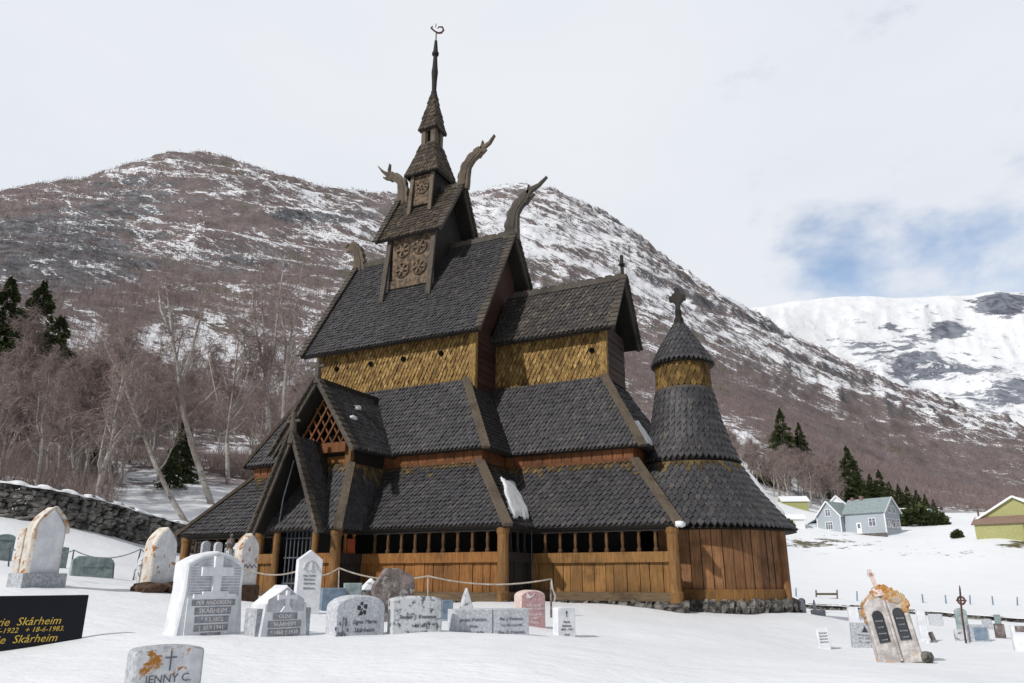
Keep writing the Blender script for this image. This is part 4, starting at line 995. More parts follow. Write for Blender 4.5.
for s in (-1, 1): part(g, 'side_pilaster', 'grey', lambda b: b.box((s * w * .56 - .035, .02, -.4), (s * w * .56 + .035, g.t, h * .58)))
for z, s_, q in ((.44, 'OLINE', .56), (.30, 'SKÅRHEIM', .76), (.155, '* 1868 † 1938', .74), (.03, 'FRED', .68)):
    part(g, 'letter_band', 'band', lambda b: b.box((-w * q / 2, -.006, h * z - .06 * h), (w * q / 2, .001, h * z + .06 * h)))
    text(g.root, s_, .10 * h, 0, h * z, 'white', -.008)
g = grave('gravestone', 'white pointed stone with a small arched relief near the gate', 293, 296, 320, 550, 598, 13.5, 'peak', 'marble', 14, t=.16)
w, h = g.w, g.h
part(g, 'arched_relief', 'recess', lambda b: b.tube([(w * .26 * math.cos(a), -.006, h * .6 + w * .3 * math.sin(a)) for a in np.linspace(0, math.pi, 12)], .02, 6))
part(g, 'lamp_relief', 'marble', lambda b: b.box((-w * .06, -.02, h * .58), (w * .06, .002, h * .75)))
for z in (.46, .38, .3, .2): text(g.root, 'Her hviler' if z > .4 else 'Skårheim', w * .13, 0, h * z, 'engrave')
g = grave('gravestone', 'low square blue-grey block right of the white pointed stone', 319, 322, 345, 588, 602, 14.5, 'rect', 'bluegrey', 10, t=.25)
g = grave('gravestone', 'small pale blue-grey slab standing on the low blue-grey block', 343, 344, 361, 583, 603, 14.9, 'rect', 'green_slate', 10, t=.15)
g = grave('gravestone', 'dark little stone under a white snow cap left of the brown boulder', 362, 363, 378, 589, 603, 15.6, 'rect', 'rough', 10, t=.2)
part(g, 'snow_cap', 'snow', lambda b: prism(b, [(-g.w * .62, g.h - .02), (-g.w * .5, g.h + .05), (0, g.h + .2), (g.w * .55, g.h + .05), (g.w * .62, g.h - .02)], -.05, g.t + .05, 0, 0, .02))
g = grave('gravestone', 'pale granite stone with a rounded top and a small rose emblem', 325, 335, 384, 595, 641, 9.6, 'segment', 'granite', 25, bev=.02)
w, h = g.w, g.h
def rose(b):
    for a, r in ((.4, .05), (1.8, .04), (3.0, .05), (4.4, .04), (5.5, .045)): rockblob(b, (w * .02 + .045 * math.cos(a), -.004, h * .70 + .06 * math.sin(a)), (r * .5, .006, r * .5), 7, 5)
    b.tube([(w * .02, -.004, h * .7), (-w * .05, -.004, h * .55)], .008, 5)
part(g, 'rose_emblem', 'plate', rose)
def thistle(b):
    b.tube([(-w * .36, -.003, h * .05), (-w * .35, -.003, h * .5)], .006, 5)
    for k in range(14): a = rng.uniform(0, 6.28); r = rng.uniform(.02, .10); rockblob(b, (-w * .36 + r * math.cos(a), -.003, h * .24 + 1.4 * r * math.sin(a)), (.012, .005, .02), 6, 4)
part(g, 'leaf_engraving', 'engrave', thistle)
text(g.root, 'Signe Marie', h * .13, w * .08, h * .41, 'ink', italic=.25); text(g.root, 'Skårheim', h * .14, w * .08, h * .23, 'ink', italic=.25); text(g.root, '* 10 10 1890', h * .085, w * .06, h * .08, 'ink', italic=.2)
g = grave('gravestone', 'rough rounded brown boulder stone standing upright behind the mottled grey stone', 370, 374, 414, 569, 614, 12.5, 'rough', 'rough', 12, t=.22)
g = grave('gravestone', 'wide grey stone mottled with black lichen and slightly rounded on top', 387, 391, 442, 596, 638, 9.9, 'low', 'mottled', 15, t=.2, bev=.025)
w, h = g.w, g.h
text(g.root, 'Steinar J. Kvamme', h * .13, 0, h * .5, 'ink', italic=.25); text(g.root, '* 4.9.1876', h * .1, w * .05, h * .28, 'ink'); text(g.root, '† 2.1.1948', h * .09, w * .05, h * .12, 'ink')
g = grave('gravestone', 'low double-width pale granite slab with two side-by-side name panels', 447, 455, 530, 609, 636, 10.5, 'rect', 'granite', 22, bev=.012)
w, h = g.w, g.h
part(g, 'panel_joint', 'engrave', lambda b: b.box((-.006, -.003, -.2), (.006, .003, h * .98)))
for x, rows in ((-.26, ('Jørgen Kvamme', 'Anna', '1896 † 1974')), (.25, ('Per J. Kvamme', '* 4.2.1901 † 9.3.1983', 'Else O. Kvamme'))):
    for z, s_ in zip((.62, .38, .12), rows): text(g.root, s_, h * .17 if len(s_) < 16 else h * .11, w * x, h * z, 'engrave', italic=.2)
g = grave('gravestone', 'small pointed dark stone dusted with snow behind the double-width slab', 458, 460, 474, 588, 614, 12.5, 'obelisk', 'mottled', 10, t=.2)
g = grave('gravestone', 'low dark blue slab showing just right of the mottled stone', 441, 442, 453, 600, 613, 13.5, 'rect', 'bluegrey', 8, t=.14)
g = grave('gravestone', 'pink granite stone with a white dove and white lettering', 514, 521, 546, 590, 625, 12.8, 'segment', 'pink', 24, side='pinkside', bev=.02)
w, h = g.w, g.h
def dove(b):
    for pts in ([(-.09, .80), (.0, .76), (.05, .80), (.0, .83)], [(-.03, .79), (-.06, .92), (.02, .82)], [(.02, .78), (.11, .9), (.05, .79)]):
        prism(b, [(x * w * 2 - w * .15, z * h) for x, z in pts], -.008, .0, 0, 0, 0)
part(g, 'dove_emblem', 'white', dove)
for z, s_ in ((.56, 'Ola Lærdal'), (.45, '* 1901 † 1979'), (.30, 'Anna Lærdal'), (.19, '* 1907'), (.07, 'Minne')): text(g.root, s_, h * .105, w * .02, h * z, 'white', italic=.2)
g = grave('gravestone', 'small white square-topped stone with a black cross right of the pink stone', 553, 558, 576, 607, 637, 12, 'low', 'marble', 28)
w, h = g.w, g.h
part(g, 'black_cross', 'plate', lambda b: cross2d(b, 0, h * .66, h * .88, w * .06, w * .03, -.006))
for z, s_ in ((.50, 'Martin'), (.37, 'Skårheim'), (.25, '1899 - 1951'), (.08, 'Fred')): text(g.root, s_, h * .10, 0, h * z, 'ink')
# black slab with gold letters, bottom left
p = at(43, 642, 8.2); k = pxm(p); 
g = grave('gravestone', 'wide polished black granite slab with gold lettering at the left photo edge', -75, -73, 73, 596, 642, 8.2, 'rect', 'black', 12, t=.1, bev=.006)
w, h = g.w, g.h
b = MB()
text(g.root, 'Marie  Skårheim', h * .25, w * .5 - w * .155, h * .42, 'gold', italic=.25, align='RIGHT'); text(g.root, '* 4-5-1922   + 18-6-1983.', h * .16, w * .5 - w * .125, h * .235, 'gold', italic=.25, align='RIGHT'); text(g.root, 'Marie  Skårheim', h * .25, w * .5 - w * .16, h * .035, 'gold', italic=.25, align='RIGHT')
# lichen stone at the bottom edge
g = grave('gravestone', 'white stone blotched with orange lichen and a thin carved cross at the bottom photo edge', 124, 133, 197, 646, 705, 5.2, 'low', 'marble_o', 18, side='grey', bev=.015)
w, h = g.w, g.h
part(g, 'carved_cross', 'engrave', lambda b: cross2d(b, -.0, h * .58, h * .92, w * .085, w * .022, -.004, arm=.66))
text(g.root, 'JENNY C.', h * .2, 0, h * .44, 'engrave')
# right hand group
g = grave('gravestone', 'slim round-topped grey stone nearest to the apse corner', 800, 801, 807, 598, 617, 24, 'round', 'mottled', 15, t=.12)
g = grave('gravestone', 'narrow pointed grey stone second from the apse corner', 813, 814, 819, 600, 618, 24, 'obelisk', 'mottled', 15, t=.14)
g = grave('gravestone', 'low flat grey stone at the foot of the narrow pointed one by the apse', 812, 813, 826, 610, 619, 23.5, 'rect', 'grey', 15, t=.12)
g = grave('gravestone', 'small leaning white stone with lettering alone in the snow', 818, 820, 831, 628, 648, 14, 'rect', 'marble', 20, t=.08, roll=-4)
for z in (.75, .6, .45, .3): text(g.root, 'Skårheim', g.w * .2, 0, g.h * z, 'engrave')
g = grave('gravestone', 'square grey stone with a dark mountain emblem and lettering', 851, 854, 871, 623, 647, 14.4, 'rect', 'grey', 14, t=.12, roll=2)
w, h = g.w, g.h
part(g, 'mountain_emblem', 'plate', lambda b: prism(b, [(w * .05, h * .62), (w * .22, h * .88), (w * .4, h * .62)], -.006, 0, 0, 0, 0))
for z in (.5, .36, .2): text(g.root, 'Nils Borlaug' if z > .4 else '1911 - 1987', w * .13, w * .12, h * z, 'engrave')
g = grave('gravestone', 'white leaning stone half hidden behind the square emblem stone', 849, 851, 860, 607, 622, 19, 'rect', 'marble', 20, t=.1, roll=-3)
g = grave('gravestone', 'low dark grey slab before the low wall, left of the leaning twin-arched stone', 860, 861, 870, 609, 618, 23, 'rect', 'grey', 15, t=.12)
# leaning gothic monument
g = grave('gravestone', 'leaning twin-arched stone covered in orange lichen with two black plates and a cross on top', 881, 882, 922, 592, 662, 11.2, 'rect', 'gothic', 8, t=.18, side='gothic', roll=-9)
g.slab.parent = None; bpy.data.objects.remove(g.slab)
w, h = g.w, g.h; hw = w * .5
for s in (-1, 1):
    b = MB(); pts = [(s * .005 if s > 0 else -hw, -.5), (hw if s > 0 else -.005, -.5), (hw if s > 0 else -.005, h * (.85 if s > 0 else 1.06)), (s * hw * .55, h * .985), (s * .005 if s > 0 else -hw, h * (1.06 if s > 0 else .85))]
    rt_ = -.10 * s
    prism(b, pts, 0, g.t, 0, 0, .02); o = b.build('arched_half', 'gothic', g.root); o.rotation_euler = (0, 0, -.16 * s)
    b = MB(); a = hw * .26; prism(b, [(s * hw * .5 - a, h * .30), (s * hw * .5 + a, h * .30), (s * hw * .5 + a, h * .68)] + [(s * hw * .5 + a * math.cos(q), h * .68 + a * math.sin(q)) for q in np.linspace(.3, 2.85, 7)] + [(s * hw * .5 - a, h * .68)], -.02, .01, 0, 0, .005); pl = b.build('name_plate', 'plate', g.root); pl.rotation_euler = (0, 0, -.16 * s)
    for z in np.arange(.34, .66, .09): q_ = text(g.root, 'Borlaug' if int(z * 100) % 2 else 'Lærdal', a * .42, s * hw * .5, h * z, 'grey', -.024); q_.location = (s * hw * .5 * math.cos(.16), -.024 - .5 * hw * math.sin(.16) * 1.0, h * z); q_.rotation_euler = (math.pi / 2, 0, -.16 * s)
def hood(b):
    for sg in (-1, 1):
        for f in np.linspace(0, 1, 9):
            x = sg * hw * (1 - f); z = h * (.84 + .22 * f + .02 * math.sin(9 * f)); rockblob(b, (x * .97, .5 * abs(x) * .16 + .07, z), (rng.uniform(.02, .07), .10, rng.uniform(.02, .05)), 9, 6)
    for x, z, r in ((.25, .97, .09), (.5, .93, .09), (.75, .88, .08), (.95, .8, .06), (.12, 1.04, .08), (.85, .72, .05)): rockblob(b, (hw * x, -.16 * hw * x + .005, h * z), (r, .022, r * .8), 10, 6)
part(g, 'centre_rib', 'gothic', lambda b: b.tube([(0, -.03, h * .02), (0, -.035, h * .9)], .02, 6))
part(g, 'lichen_crest', 'gothic_o', hood)
part(g, 'broken_corner', 'gothic_o', lambda b: [rockblob(b, (-hw * 1.05, .06, h * .74), (.045, .08, .06)), rockblob(b, (-hw * 1.02, .06, h * .62), (.04, .07, .03))])
part(g, 'top_cross', 'pinkside', lambda b: [b.lathe((-.02, .06, h * .96), [(.11, 0), (.10, .08), (.05, .12)], 8), b.beam((-.02, .06, h * 1.0), (-.06, .06, h * 1.36), .05, .05, up=(0, 1, 0)), b.beam((-.095, .06, h * 1.285), (.0, .06, h * 1.275), .05, .05)])
part(g, 'base_stone', 'rock', lambda b: [rockblob(b, (hw * 1.15, .0, .02), (.09, .12, .07)), b.box((-hw * .9, -.1, -.4), (hw * 1.1, .3, -.02))])
g = grave('gravestone', 'slim white stone with small orange lichen spots right of the leaning monument', 920, 922, 929, 610, 639, 15.5, 'rect', 'marble_l', 20, t=.12)
g = grave('gravestone', 'low wide pale slab before the low wall behind the lichen-spotted slim stone', 930, 931, 943, 614, 624, 24, 'rect', 'granite', 15, t=.12)
g = grave('gravestone', 'little dark stub of stone poking from the snow beside the slim white one', 931, 932, 936, 632, 640, 15.6, 'rect', 'rough', 15, t=.06, roll=-15)
g = grave('gravestone', 'tapered dark slab at the foot of the iron spear cross', 954, 957, 966, 629, 641, 15.8, 'cham', 'mottled', 14, t=.1)
g = grave('gravestone', 'pale green-grey stone with a shouldered top behind the iron spear cross', 957, 958, 968, 608, 625, 21, 'shoulder', 'green_slate', 12, t=.12)
g = grave('gravestone', 'wide grey stone with a darker blue inset panel', 969, 971, 989, 625, 641, 15.5, 'rect', 'grey', 12, t=.14)
w, h = g.w, g.h
part(g, 'inset_panel', 'bluegrey', lambda b: b.box((-w * .22, -.008, h * .05), (w * .42, .002, h * .86)))
g = grave('gravestone', 'tiny low grey stone before the low wall, right of the shouldered one', 983, 984, 992, 619, 626, 22, 'low', 'grey', 12, t=.1)
g = grave('gravestone', 'square brown-grey stone with a pale cross-topped slab above it', 996, 998, 1006, 624, 638, 16.5, 'rect', 'rough', 12, t=.16)
part(g, 'upper_slab', 'green_slate', lambda b: b.box((-g.w * .3, .04, g.h - .01), (g.w * .3, g.t - .03, g.h + .18)))
g = grave('gravestone', 'white stone with a brown top corner cut by the right photo edge', 1016, 1018, 1032, 626, 656, 13, 'rect', 'marble', 14, t=.12)
part(g, 'brown_corner', 'rough', lambda b: b.box((-g.w * .3, -.006, g.h * .8), (g.w * .3, .01, g.h * 1.005)))
# iron spear cross
p = ground(954.5, 15.4); zt = at(957, 585, 15.4)[2]
t0 = empty('iron_cross', p, 'tall thin rusty iron spear cross with a small ornament near its tip', 'iron cross')
b = MB(); hh = zt - p[2]; b.tube([(0, 0, -.3), (.02, 0, hh * .5), (.06, 0, hh * .93), (.065, 0, hh)], [.022, .02, .018, .004], 6); b.build('spear', 'rust', t0)
b = MB(); b.tube([(.05 + .06 * math.cos(a), 0, hh * .73 + .07 * math.sin(a)) for a in np.linspace(0, 6.283, 13)], .02, 5); b.beam((-.04, 0, hh * .73), (.14, 0, hh * .73), .03, .03); b.build('ornament', 'rust', t0)

# ------------------------------------------------------------------ rope and chain fences
def strand(name, label, cat, pts, mat, r, sag, group=None):
    b = MB(); P = []
    for (a, c) in zip(pts[:-1], pts[1:]):
        a, c = np.array(a), np.array(c)
        for k in np.linspace(0, 1, 12, endpoint=False): q = a + (c - a) * k; q[2] -= sag * 4 * k * (1 - k); P.append(q)
    P.append(np.array(pts[-1])); b.tube(P, r, 5); o = b.build(name, mat, None, smooth=True); tag(o, label, cat, group)
def stake(name, label, u, v0, v1, D, mat, r, lean=0, group=None, cat='fence post'):
    t0 = at(u + lean, v0, D); b0 = at(u, v1, D); b0[2] = min(b0[2], float(height(b0[0], b0[1]))) - .15
    b = MB(); b.tube([b0, t0], [r, r * .8], 7); o = b.build(name, mat); tag(o, label, cat, group); return t0
Dr = 15.4
tp = []
for u, v0, v1, lab in ((240, 566, 592, 'thin rope stake beside the lichen-red arched stone'), (301, 570, 598, 'thin rope stake behind the white pointed stone'), (339, 568, 600, 'thin rope stake before the porch corner post'), (428, 576, 606, 'thin rope stake in front of the amber planks'), (551, 579, 608, 'dark rope stake right of the pink stone, end of the rope')):
    tp.append(stake('rope_stake', lab, u, v0, v1, Dr, 'rope' if u < 540 else 'rough', .016 if u < 540 else .024, group='stakes holding the rope'))
strand('rope', 'pale rope sagging between thin stakes in front of the church', 'rope', tp, 'rope', .016, .13)
b = MB(); e0 = tp[-1]; b.tube([e0, e0 + np.array([.03, 0, -.18]), e0 + np.array([.09, 0, -.32]), e0 + np.array([.06, 0, -.42])], .02, 5); tag(b.build('rope_end', 'rope', None, smooth=True), 'knotted loose end of the rope hanging from the dark stake', 'rope')
cs = []
for u, v0, v1, ln, lab in ((10, 547, 562, 0, 'chain stake behind the slim ochre post'), (71, 550, 566, 3, 'short iron chain stake left of the low wide slab'), (133, 549, 577, 8, 'tall iron chain stake leaning right, before the small rough stone'), (186, 560, 580, 0, 'iron chain stake between the earth mound and the large cross stone')):
    cs.append(stake('chain_stake', lab, u, v0, v1, 20.5, 'iron', .022, ln, 'stakes of the chain fence'))
strand('chain', 'thin iron chain hanging between leaning stakes on the left slope', 'chain', cs, 'iron', .014, .22)
stake('chain_stake', 'very short stake in the snow between the low slab and the tall leaning stake', 114, 563, 572, 19, 'iron', .022, 0, 'stakes of the chain fence')

# ------------------------------------------------------------------ dry-stone walls
def drywall(name, label, path, hgt, thick, bl, snowcap):
    P = [ground(u, D) for u, D in path]; root = empty(name, P[0], label, 'stone wall'); b = MB(); o0 = P[0]; tops = []
    for p, q in zip(P[:-1], P[1:]):
        L = np.hypot(*(q - p)[:2]); d = (q - p) / L; nrm = np.array([-d[1], d[0], 0]); ang = math.atan2(d[1], d[0])
        zc = 0
        while zc < hgt:
            ch = rng.uniform(.75, 1.3) * bl * .5; x = rng.uniform(-.3, 0)
            while x < L:
                l = rng.uniform(.5, 1.6) * bl; c = p + d * (x + l / 2); c[2] = float(height(c[0], c[1])) + zc + ch / 2 - .08
                c = c - o0 + nrm * rng.uniform(-.05, .05)
                m0 = MB(); rockblob(m0, (0, 0, 0), (l * .54, thick * .5, ch * .56), 8, 5)
                V = m0.v[0]; ca, sa = math.cos(ang), math.sin(ang); V = np.stack([V[:, 0] * ca - V[:, 1] * sa, V[:, 0] * sa + V[:, 1] * ca, V[:, 2]], -1) + c
                b.add(V, m0.f); x += l * .96
            zc += ch * .92
        for k in np.linspace(0, 1, 14): c = p + (q - p) * k; tops.append((*(c - o0)[:2], float(height(c[0], c[1])) + hgt - o0[2] - .02))
    b.build('masonry', 'wallrock', root)
    if snowcap:
        V = []; F = []; n = 7
        for i, t_ in enumerate(tops):
            j = min(i + 1, len(tops) - 1); k = max(i - 1, 0); d = np.array(tops[j])[:2] - np.array(tops[k])[:2]; d /= np.linalg.norm(d) + 1e-9; nr_ = np.array([-d[1], d[0]])
            w_ = thick * (.62 + .1 * math.sin(i * 1.7))
            for m in range(n):
                a = math.pi * m / (n - 1); V.append((t_[0] + nr_[0] * w_ * math.cos(a), t_[1] + nr_[1] * w_ * math.cos(a), t_[2] - .04 + (.16 + .06 * math.sin(i * .9)) * min(1, hgt) * math.sin(a)))
        for i in range(len(tops) - 1):
            for m in range(n - 1): q = i * n + m; F.append((q, q + 1, q + n + 1, q + n))
        c = MB(); c.add(V, F); c.build('snow_cap', 'snow', root, smooth=True)
M['wallrock'] = speckle_mat('dry_stone', (.055, .052, .05), (.28, .265, .245), 2.2)
drywall('stone_wall', 'long grey dry-stone wall with a snow cap climbing the slope at left', [(-110, 28), (-40, 29), (20, 30), (70, 31.3), (120, 33.3), (165, 35.5), (215, 38.5)], 1.25, .7, .42, True)
drywall('stone_wall', 'low dry-stone wall along the far edge of the graves at right', [(796, 41), (850, 41.5), (905, 41.5), (960, 40.5), (1040, 39.5), (1100, 39)], .26, .5, .34, True)

# ------------------------------------------------------------------ fence posts and barrier in the field
for i, (u, v0, v1) in enumerate(((796, 588, 597), (857, 591, 601), (899, 593, 602), (923, 594, 603), (946, 595, 604), (970, 595, 604), (993, 596, 605), (1017, 597, 606))):
    labs = ['thin grey field post just right of the apse wall', 'grey field post between the barrier and the leaning monument', 'grey field post just right of the leaning monument tip', 'grey field post left of the iron spear cross', 'grey field post close to the iron spear cross', 'leaning grey field post right of the iron spear cross', 'grey field post above the cross-topped square stone', 'rightmost grey post in the row across the field']
    stake('field_post', labs[i], u, v0, v1, 72, 'bluegrey', .07, rng.uniform(-1.2, .3), 'posts in a row across the snowy field')
pb = [at(u, v, 74) for u, v in ((816, 590), (837, 590), (816, 599), (837, 599))]
root = empty('wooden_barrier', pb[2], 'low wooden two-post barrier with a cross rail in the snow field', 'barrier')
for a, c in ((pb[0], pb[2]), (pb[1], pb[3])):
    b = MB(); b.tube([c - pb[2] - (0, 0, .4), a - pb[2]], .07, 7); b.build('post', 'hip', root)
for f in (.45, .95):
    b = MB(); q = [pb[0] + (pb[2] - pb[0]) * f - pb[2], pb[1] + (pb[3] - pb[1]) * f - pb[2]]; b.beam(q[0], q[1], .06, .2 if f < .5 else .1); b.build('rail', 'hip', root)

# ------------------------------------------------------------------ trees
def bark_mat():
    m, t, b = base_mat('birch_bark', .8, .2); p = obc(t)
    n = t.noise(t.mapping(p, (3, 3, 9)), 1, 5, .7); n2 = t.noise(p, .5, 3)
    c = t.mix(t.sstep(n, .52, .62), (.44, .42, .39), (.10, .085, .075)); c = t.mix(t.sstep(n2, .35, .7), c, (.24, .2, .175))
    t.link(c, b.inputs['Base Color']); return m
M['bark'] = bark_mat()
def twig_mat(name, a, c):
    m, t, b = base_mat(name, .9, .1); t.link(t.mix(island(t), a, c), b.inputs['Base Color']); return m
M['twig'] = twig_mat('birch_twigs', (.17, .128, .12), (.40, .325, .30))
M['needles'] = twig_mat('spruce_needles', (.022, .034, .014), (.075, .092, .036))
M['needles_l'] = twig_mat('bright_needles', (.03, .055, .015), (.10, .14, .035))
M['hillwood'] = twig_mat('hillside_twigs', (.165, .125, .124), (.34, .275, .265))
def sticks(P0, P1, r0, r1, name, mat, parent):
    P0 = np.array(P0, float); P1 = np.array(P1, float); r0 = np.asarray(r0, float)[:, None]; r1 = np.asarray(r1, float)[:, None]
    d = P1 - P0; d /= np.linalg.norm(d, axis=1)[:, None] + 1e-9; ref = np.where(np.abs(d[:, 2:3]) > .9, np.array([[1., 0, 0]]), np.array([[0, 0, 1.]]))
    x = np.cross(d, ref); x /= np.linalg.norm(x, axis=1)[:, None] + 1e-9; y = np.cross(d, x); n = len(P0); V = np.empty((n, 6, 3))
    for k in range(3):
        a = 2 * math.pi * k / 3; o = x * math.cos(a) + y * math.sin(a); V[:, k] = P0 + o * r0; V[:, 3 + k] = P1 + o * r1
    base = (np.arange(n) * 6)[:, None, None]; Q = np.array([[0, 1, 4, 3], [1, 2, 5, 4], [2, 0, 3, 5]])[None] + base
    return rawmesh(name, V.reshape(-1, 3), Q.reshape(-1, 4), mat, parent)
def rawmesh(name, V, Q, mat, parent):
    me = bpy.data.meshes.new(name); k = Q.shape[1]
    me.vertices.add(len(V)); me.vertices.foreach_set('co', np.ascontiguousarray(V, dtype=np.float32).ravel())
    me.loops.add(Q.size); me.loops.foreach_set('vertex_index', Q.ravel().astype(np.int32)); me.polygons.add(len(Q)); me.polygons.foreach_set('loop_start', np.arange(0, Q.size, k, dtype=np.int32))
    me.update(calc_edges=True); me.materials.append(M[mat] if isinstance(mat, str) else mat)
    o = bpy.data.objects.new(name, me); COL.objects.link(o); o.parent = parent; return o
def birch(root, seed, path=None, h=9., dens=1.0, forks=(), t0=.22, spread=1.0, rs=1.0):
    """bare birch: trunk part with limbs, crown part of fine twigs."""
    R = np.random.default_rng(seed)
    if path is None:
        path = [np.array([0, 0, -.4])]; lean = R.normal(0, .06, 2)
        for k in range(1, 9): path.append(np.array([lean[0] * h * k / 8 + R.normal(0, .012 * h), lean[1] * h * k / 8 + R.normal(0, .012 * h), h * k / 8]))
    path = [np.array(p, float) for p in path]; W = MB(); T0, T1, r0, r1 = [], [], [], []
    h = path[-1][2] - path[0][2]
    def along(t): x = t * (len(path) - 1); i = min(int(x), len(path) - 2); return path[i] + (path[i + 1] - path[i]) * (x - i)
    tr_ = lambda t: rs * (.013 * h * (1 - t) ** .85 + .012)
    tt = np.linspace(0, 1, 16); W.tube([along(t) for t in tt], [tr_(t) for t in tt], 7)
    def limb(p, d, L, r, lev):
        pts = [p]; q = p.copy(); dd = d.copy(); n = 5
        for k in range(n):
            dd = dd + R.normal(0, .13, 3) + np.array([0, 0, .05 if lev == 0 else -.05]); dd /= np.linalg.norm(dd); q = q + dd * L / n; pts.append(q)
        if lev == 0: W.tube(pts, [max(.008, r * (1 - .8 * k / n)) for k in range(n + 1)], 5)
        else:
            for a, c, k in zip(pts[:-1], pts[1:], range(n)): T0.append(a); T1.append(c); r0.append(max(.011, r * (1 - .8 * k / n))); r1.append(max(.008, r * (1 - .8 * (k + 1) / n)))
        if lev < 2:
            m = int((9 if lev == 0 else 7) * dens)
            for j in range(m):
                f = R.uniform(.25, 1); x = f * n; i = min(int(x), n - 1); o = pts[i] + (pts[i + 1] - pts[i]) * (x - i)
                e = dd * .7 + R.normal(0, .55, 3); e[2] += .2 if lev == 0 else -.1; e /= np.linalg.norm(e); limb(o, e, L * R.uniform(.3, .55), r * .42, lev + 1)
        else:
            for j in range(int(3 * dens)):
                o = pts[R.integers(1, n + 1)]; e = dd + R.normal(0, .6, 3) + np.array([0, 0, -.35]); e /= np.linalg.norm(e); l = R.uniform(.25, .6)
                T0.append(o); T1.append(o + e * l); r0.append(.0085); r1.append(.004)
    nl = int(15 * dens)
    for k in range(nl):
        t = t0 + (1 - t0) * (k + R.uniform(0, .9)) / nl; p = along(t); a = R.uniform(0, 6.283); up_ = R.uniform(.9, 1.7)
        d = np.array([math.cos(a), math.sin(a), up_]); d /= np.linalg.norm(d); limb(p, d, spread * h * (.09 + .26 * (1 - t) ** .8) * R.uniform(.7, 1.15), tr_(t) * .5, 0)
    for fk in forks:
        fp = [np.array(p, float) for p in fk]; W.tube(fp, [rs * .008 * h * (1 - .75 * k / (len(fp) - 1)) for k in range(len(fp))], 6)
        for k in range(int(9 * dens)):
            x = R.uniform(.25, 1) * (len(fp) - 1); i = min(int(x), len(fp) - 2); p = fp[i] + (fp[i + 1] - fp[i]) * (x - i); a = R.uniform(0, 6.283); d = np.array([math.cos(a), math.sin(a), 1.2]); d /= np.linalg.norm(d); limb(p, d, h * R.uniform(.08, .17), .02, 0)
    W.build('trunk', 'bark', root, smooth=True); sticks(T0, T1, r0, r1, 'crown', 'twig', root)
def copytree(src, loc, rz, sc, label, group):
    r = src.copy(); COL.objects.link(r); r.location = loc; r.rotation_euler = (0, 0, rz); r.scale = (sc, sc, sc); r['label'] = label
    if group: r['group'] = group
    elif 'group' in r: del r['group']
    for c in src.children: d = c.copy(); COL.objects.link(d); d.parent = r
    return r
RT = np.random.default_rng(77)
def rel(base, pts, D): return [at(u, v, D + (dd if dd else 0)) - base for u, v, dd in pts]
# named trees at the left
def hero(lab, base_uvD, pts, forks, seed, h=None, dens=1.0, t0=.3, spread=.9, rs=1.0):
    u, v, D = base_uvD; p = at(u, v, D); p[2] = float(height(p[0], p[1])) ; root = empty('bare_birch', p, lab, 'birch')
    birch(root, seed, rel(p, pts, D), dens=dens, forks=[rel(p, f, D) for f in forks], t0=t0, spread=spread, rs=rs)
hero('white-stemmed birch leaning far to the left, its foot right behind the stone wall end', (190, 525, 44), [(190, 530, 0), (172, 500, 0), (155, 465, 0), (140, 425, 0), (122, 380, 0), (108, 352, 0), (97, 325, 0)], [[(136, 415, 0), (136, 385, 0), (128, 360, 0), (119, 335, 0)]], 3, dens=.8)
hero('tall white birch leaning left with a forked top, nearer to the church gable', (215, 508, 50), [(215, 515, 0), (203, 480, 0), (190, 440, 0), (182, 405, 0), (178, 370, 0), (172, 335, 0), (168, 300, 0), (165, 275, 0)], [[(180, 385, 0), (190, 355, 0), (200, 320, 0), (206, 290, 0)], [(172, 335, 0), (161, 310, 0), (158, 285, 0)]], 4, dens=.8)
hero('pale straight birch with two close stems left of the church roof', (268, 452, 62), [(268, 470, 0), (268, 420, 0), (266, 370, 0), (263, 320, 0), (260, 265, 0)], [[(267, 400, 0), (274, 350, 0), (279, 300, 0), (285, 255, 0)], [(266, 380, 0), (256, 330, 0), (252, 290, 0)]], 5, dens=.8)
hero('thin white birch curving right, closest to the church roof edge', (285, 430, 66), [(283, 470, 0), (284, 400, 0), (288, 350, 0), (296, 310, 0), (303, 262, 0)], [[(287, 360, 0), (282, 310, 0), (280, 285, 0)]], 6, dens=.8)
hero('grey many-limbed birch standing in the snowy clearing', (226, 470, 60), [(228, 490, 0), (227, 440, 0), (232, 400, 0), (236, 360, 0), (240, 330, 0)], [[(228, 430, 0), (215, 390, 0), (208, 355, 0)], [(230, 420, 0), (250, 385, 0), (262, 350, 0)]], 7, dens=1.1, t0=.2, spread=1.3)
hero('pale birch in front of the dark spruces at far left', (8, 470, 52), [(0, 480, 0), (8, 430, 0), (20, 370, 0), (27, 320, 0)], [], 8, dens=1.1, t0=.3)
hero('slanting grey birch in the thicket above the stone wall', (80, 500, 48), [(78, 512, 0), (90, 450, 0), (97, 400, 0), (100, 370, 0)], [], 9, dens=1.0, t0=.3)
protos = []
for i in range(7):
    r = empty('bare_birch', (0, 0, 0), 'x', 'birch'); birch(r, 20 + i, h=8.5, dens=1.05 if i < 5 else .85, t0=.16, spread=1.25); protos.append(r)
used = [False] * 7
def plant(pr, p, sc, lab, grp, rz=None):
    rz = RT.uniform(0, 6.28) if rz is None else rz; i = protos.index(pr)
    if not used[i]:
        used[i] = True; pr.location = p; pr.rotation_euler = (0, 0, rz); pr.scale = (sc,) * 3; pr['label'] = lab; pr['group'] = grp
    else: copytree(pr, p, rz, sc, lab, grp)
n = 0; spots = []
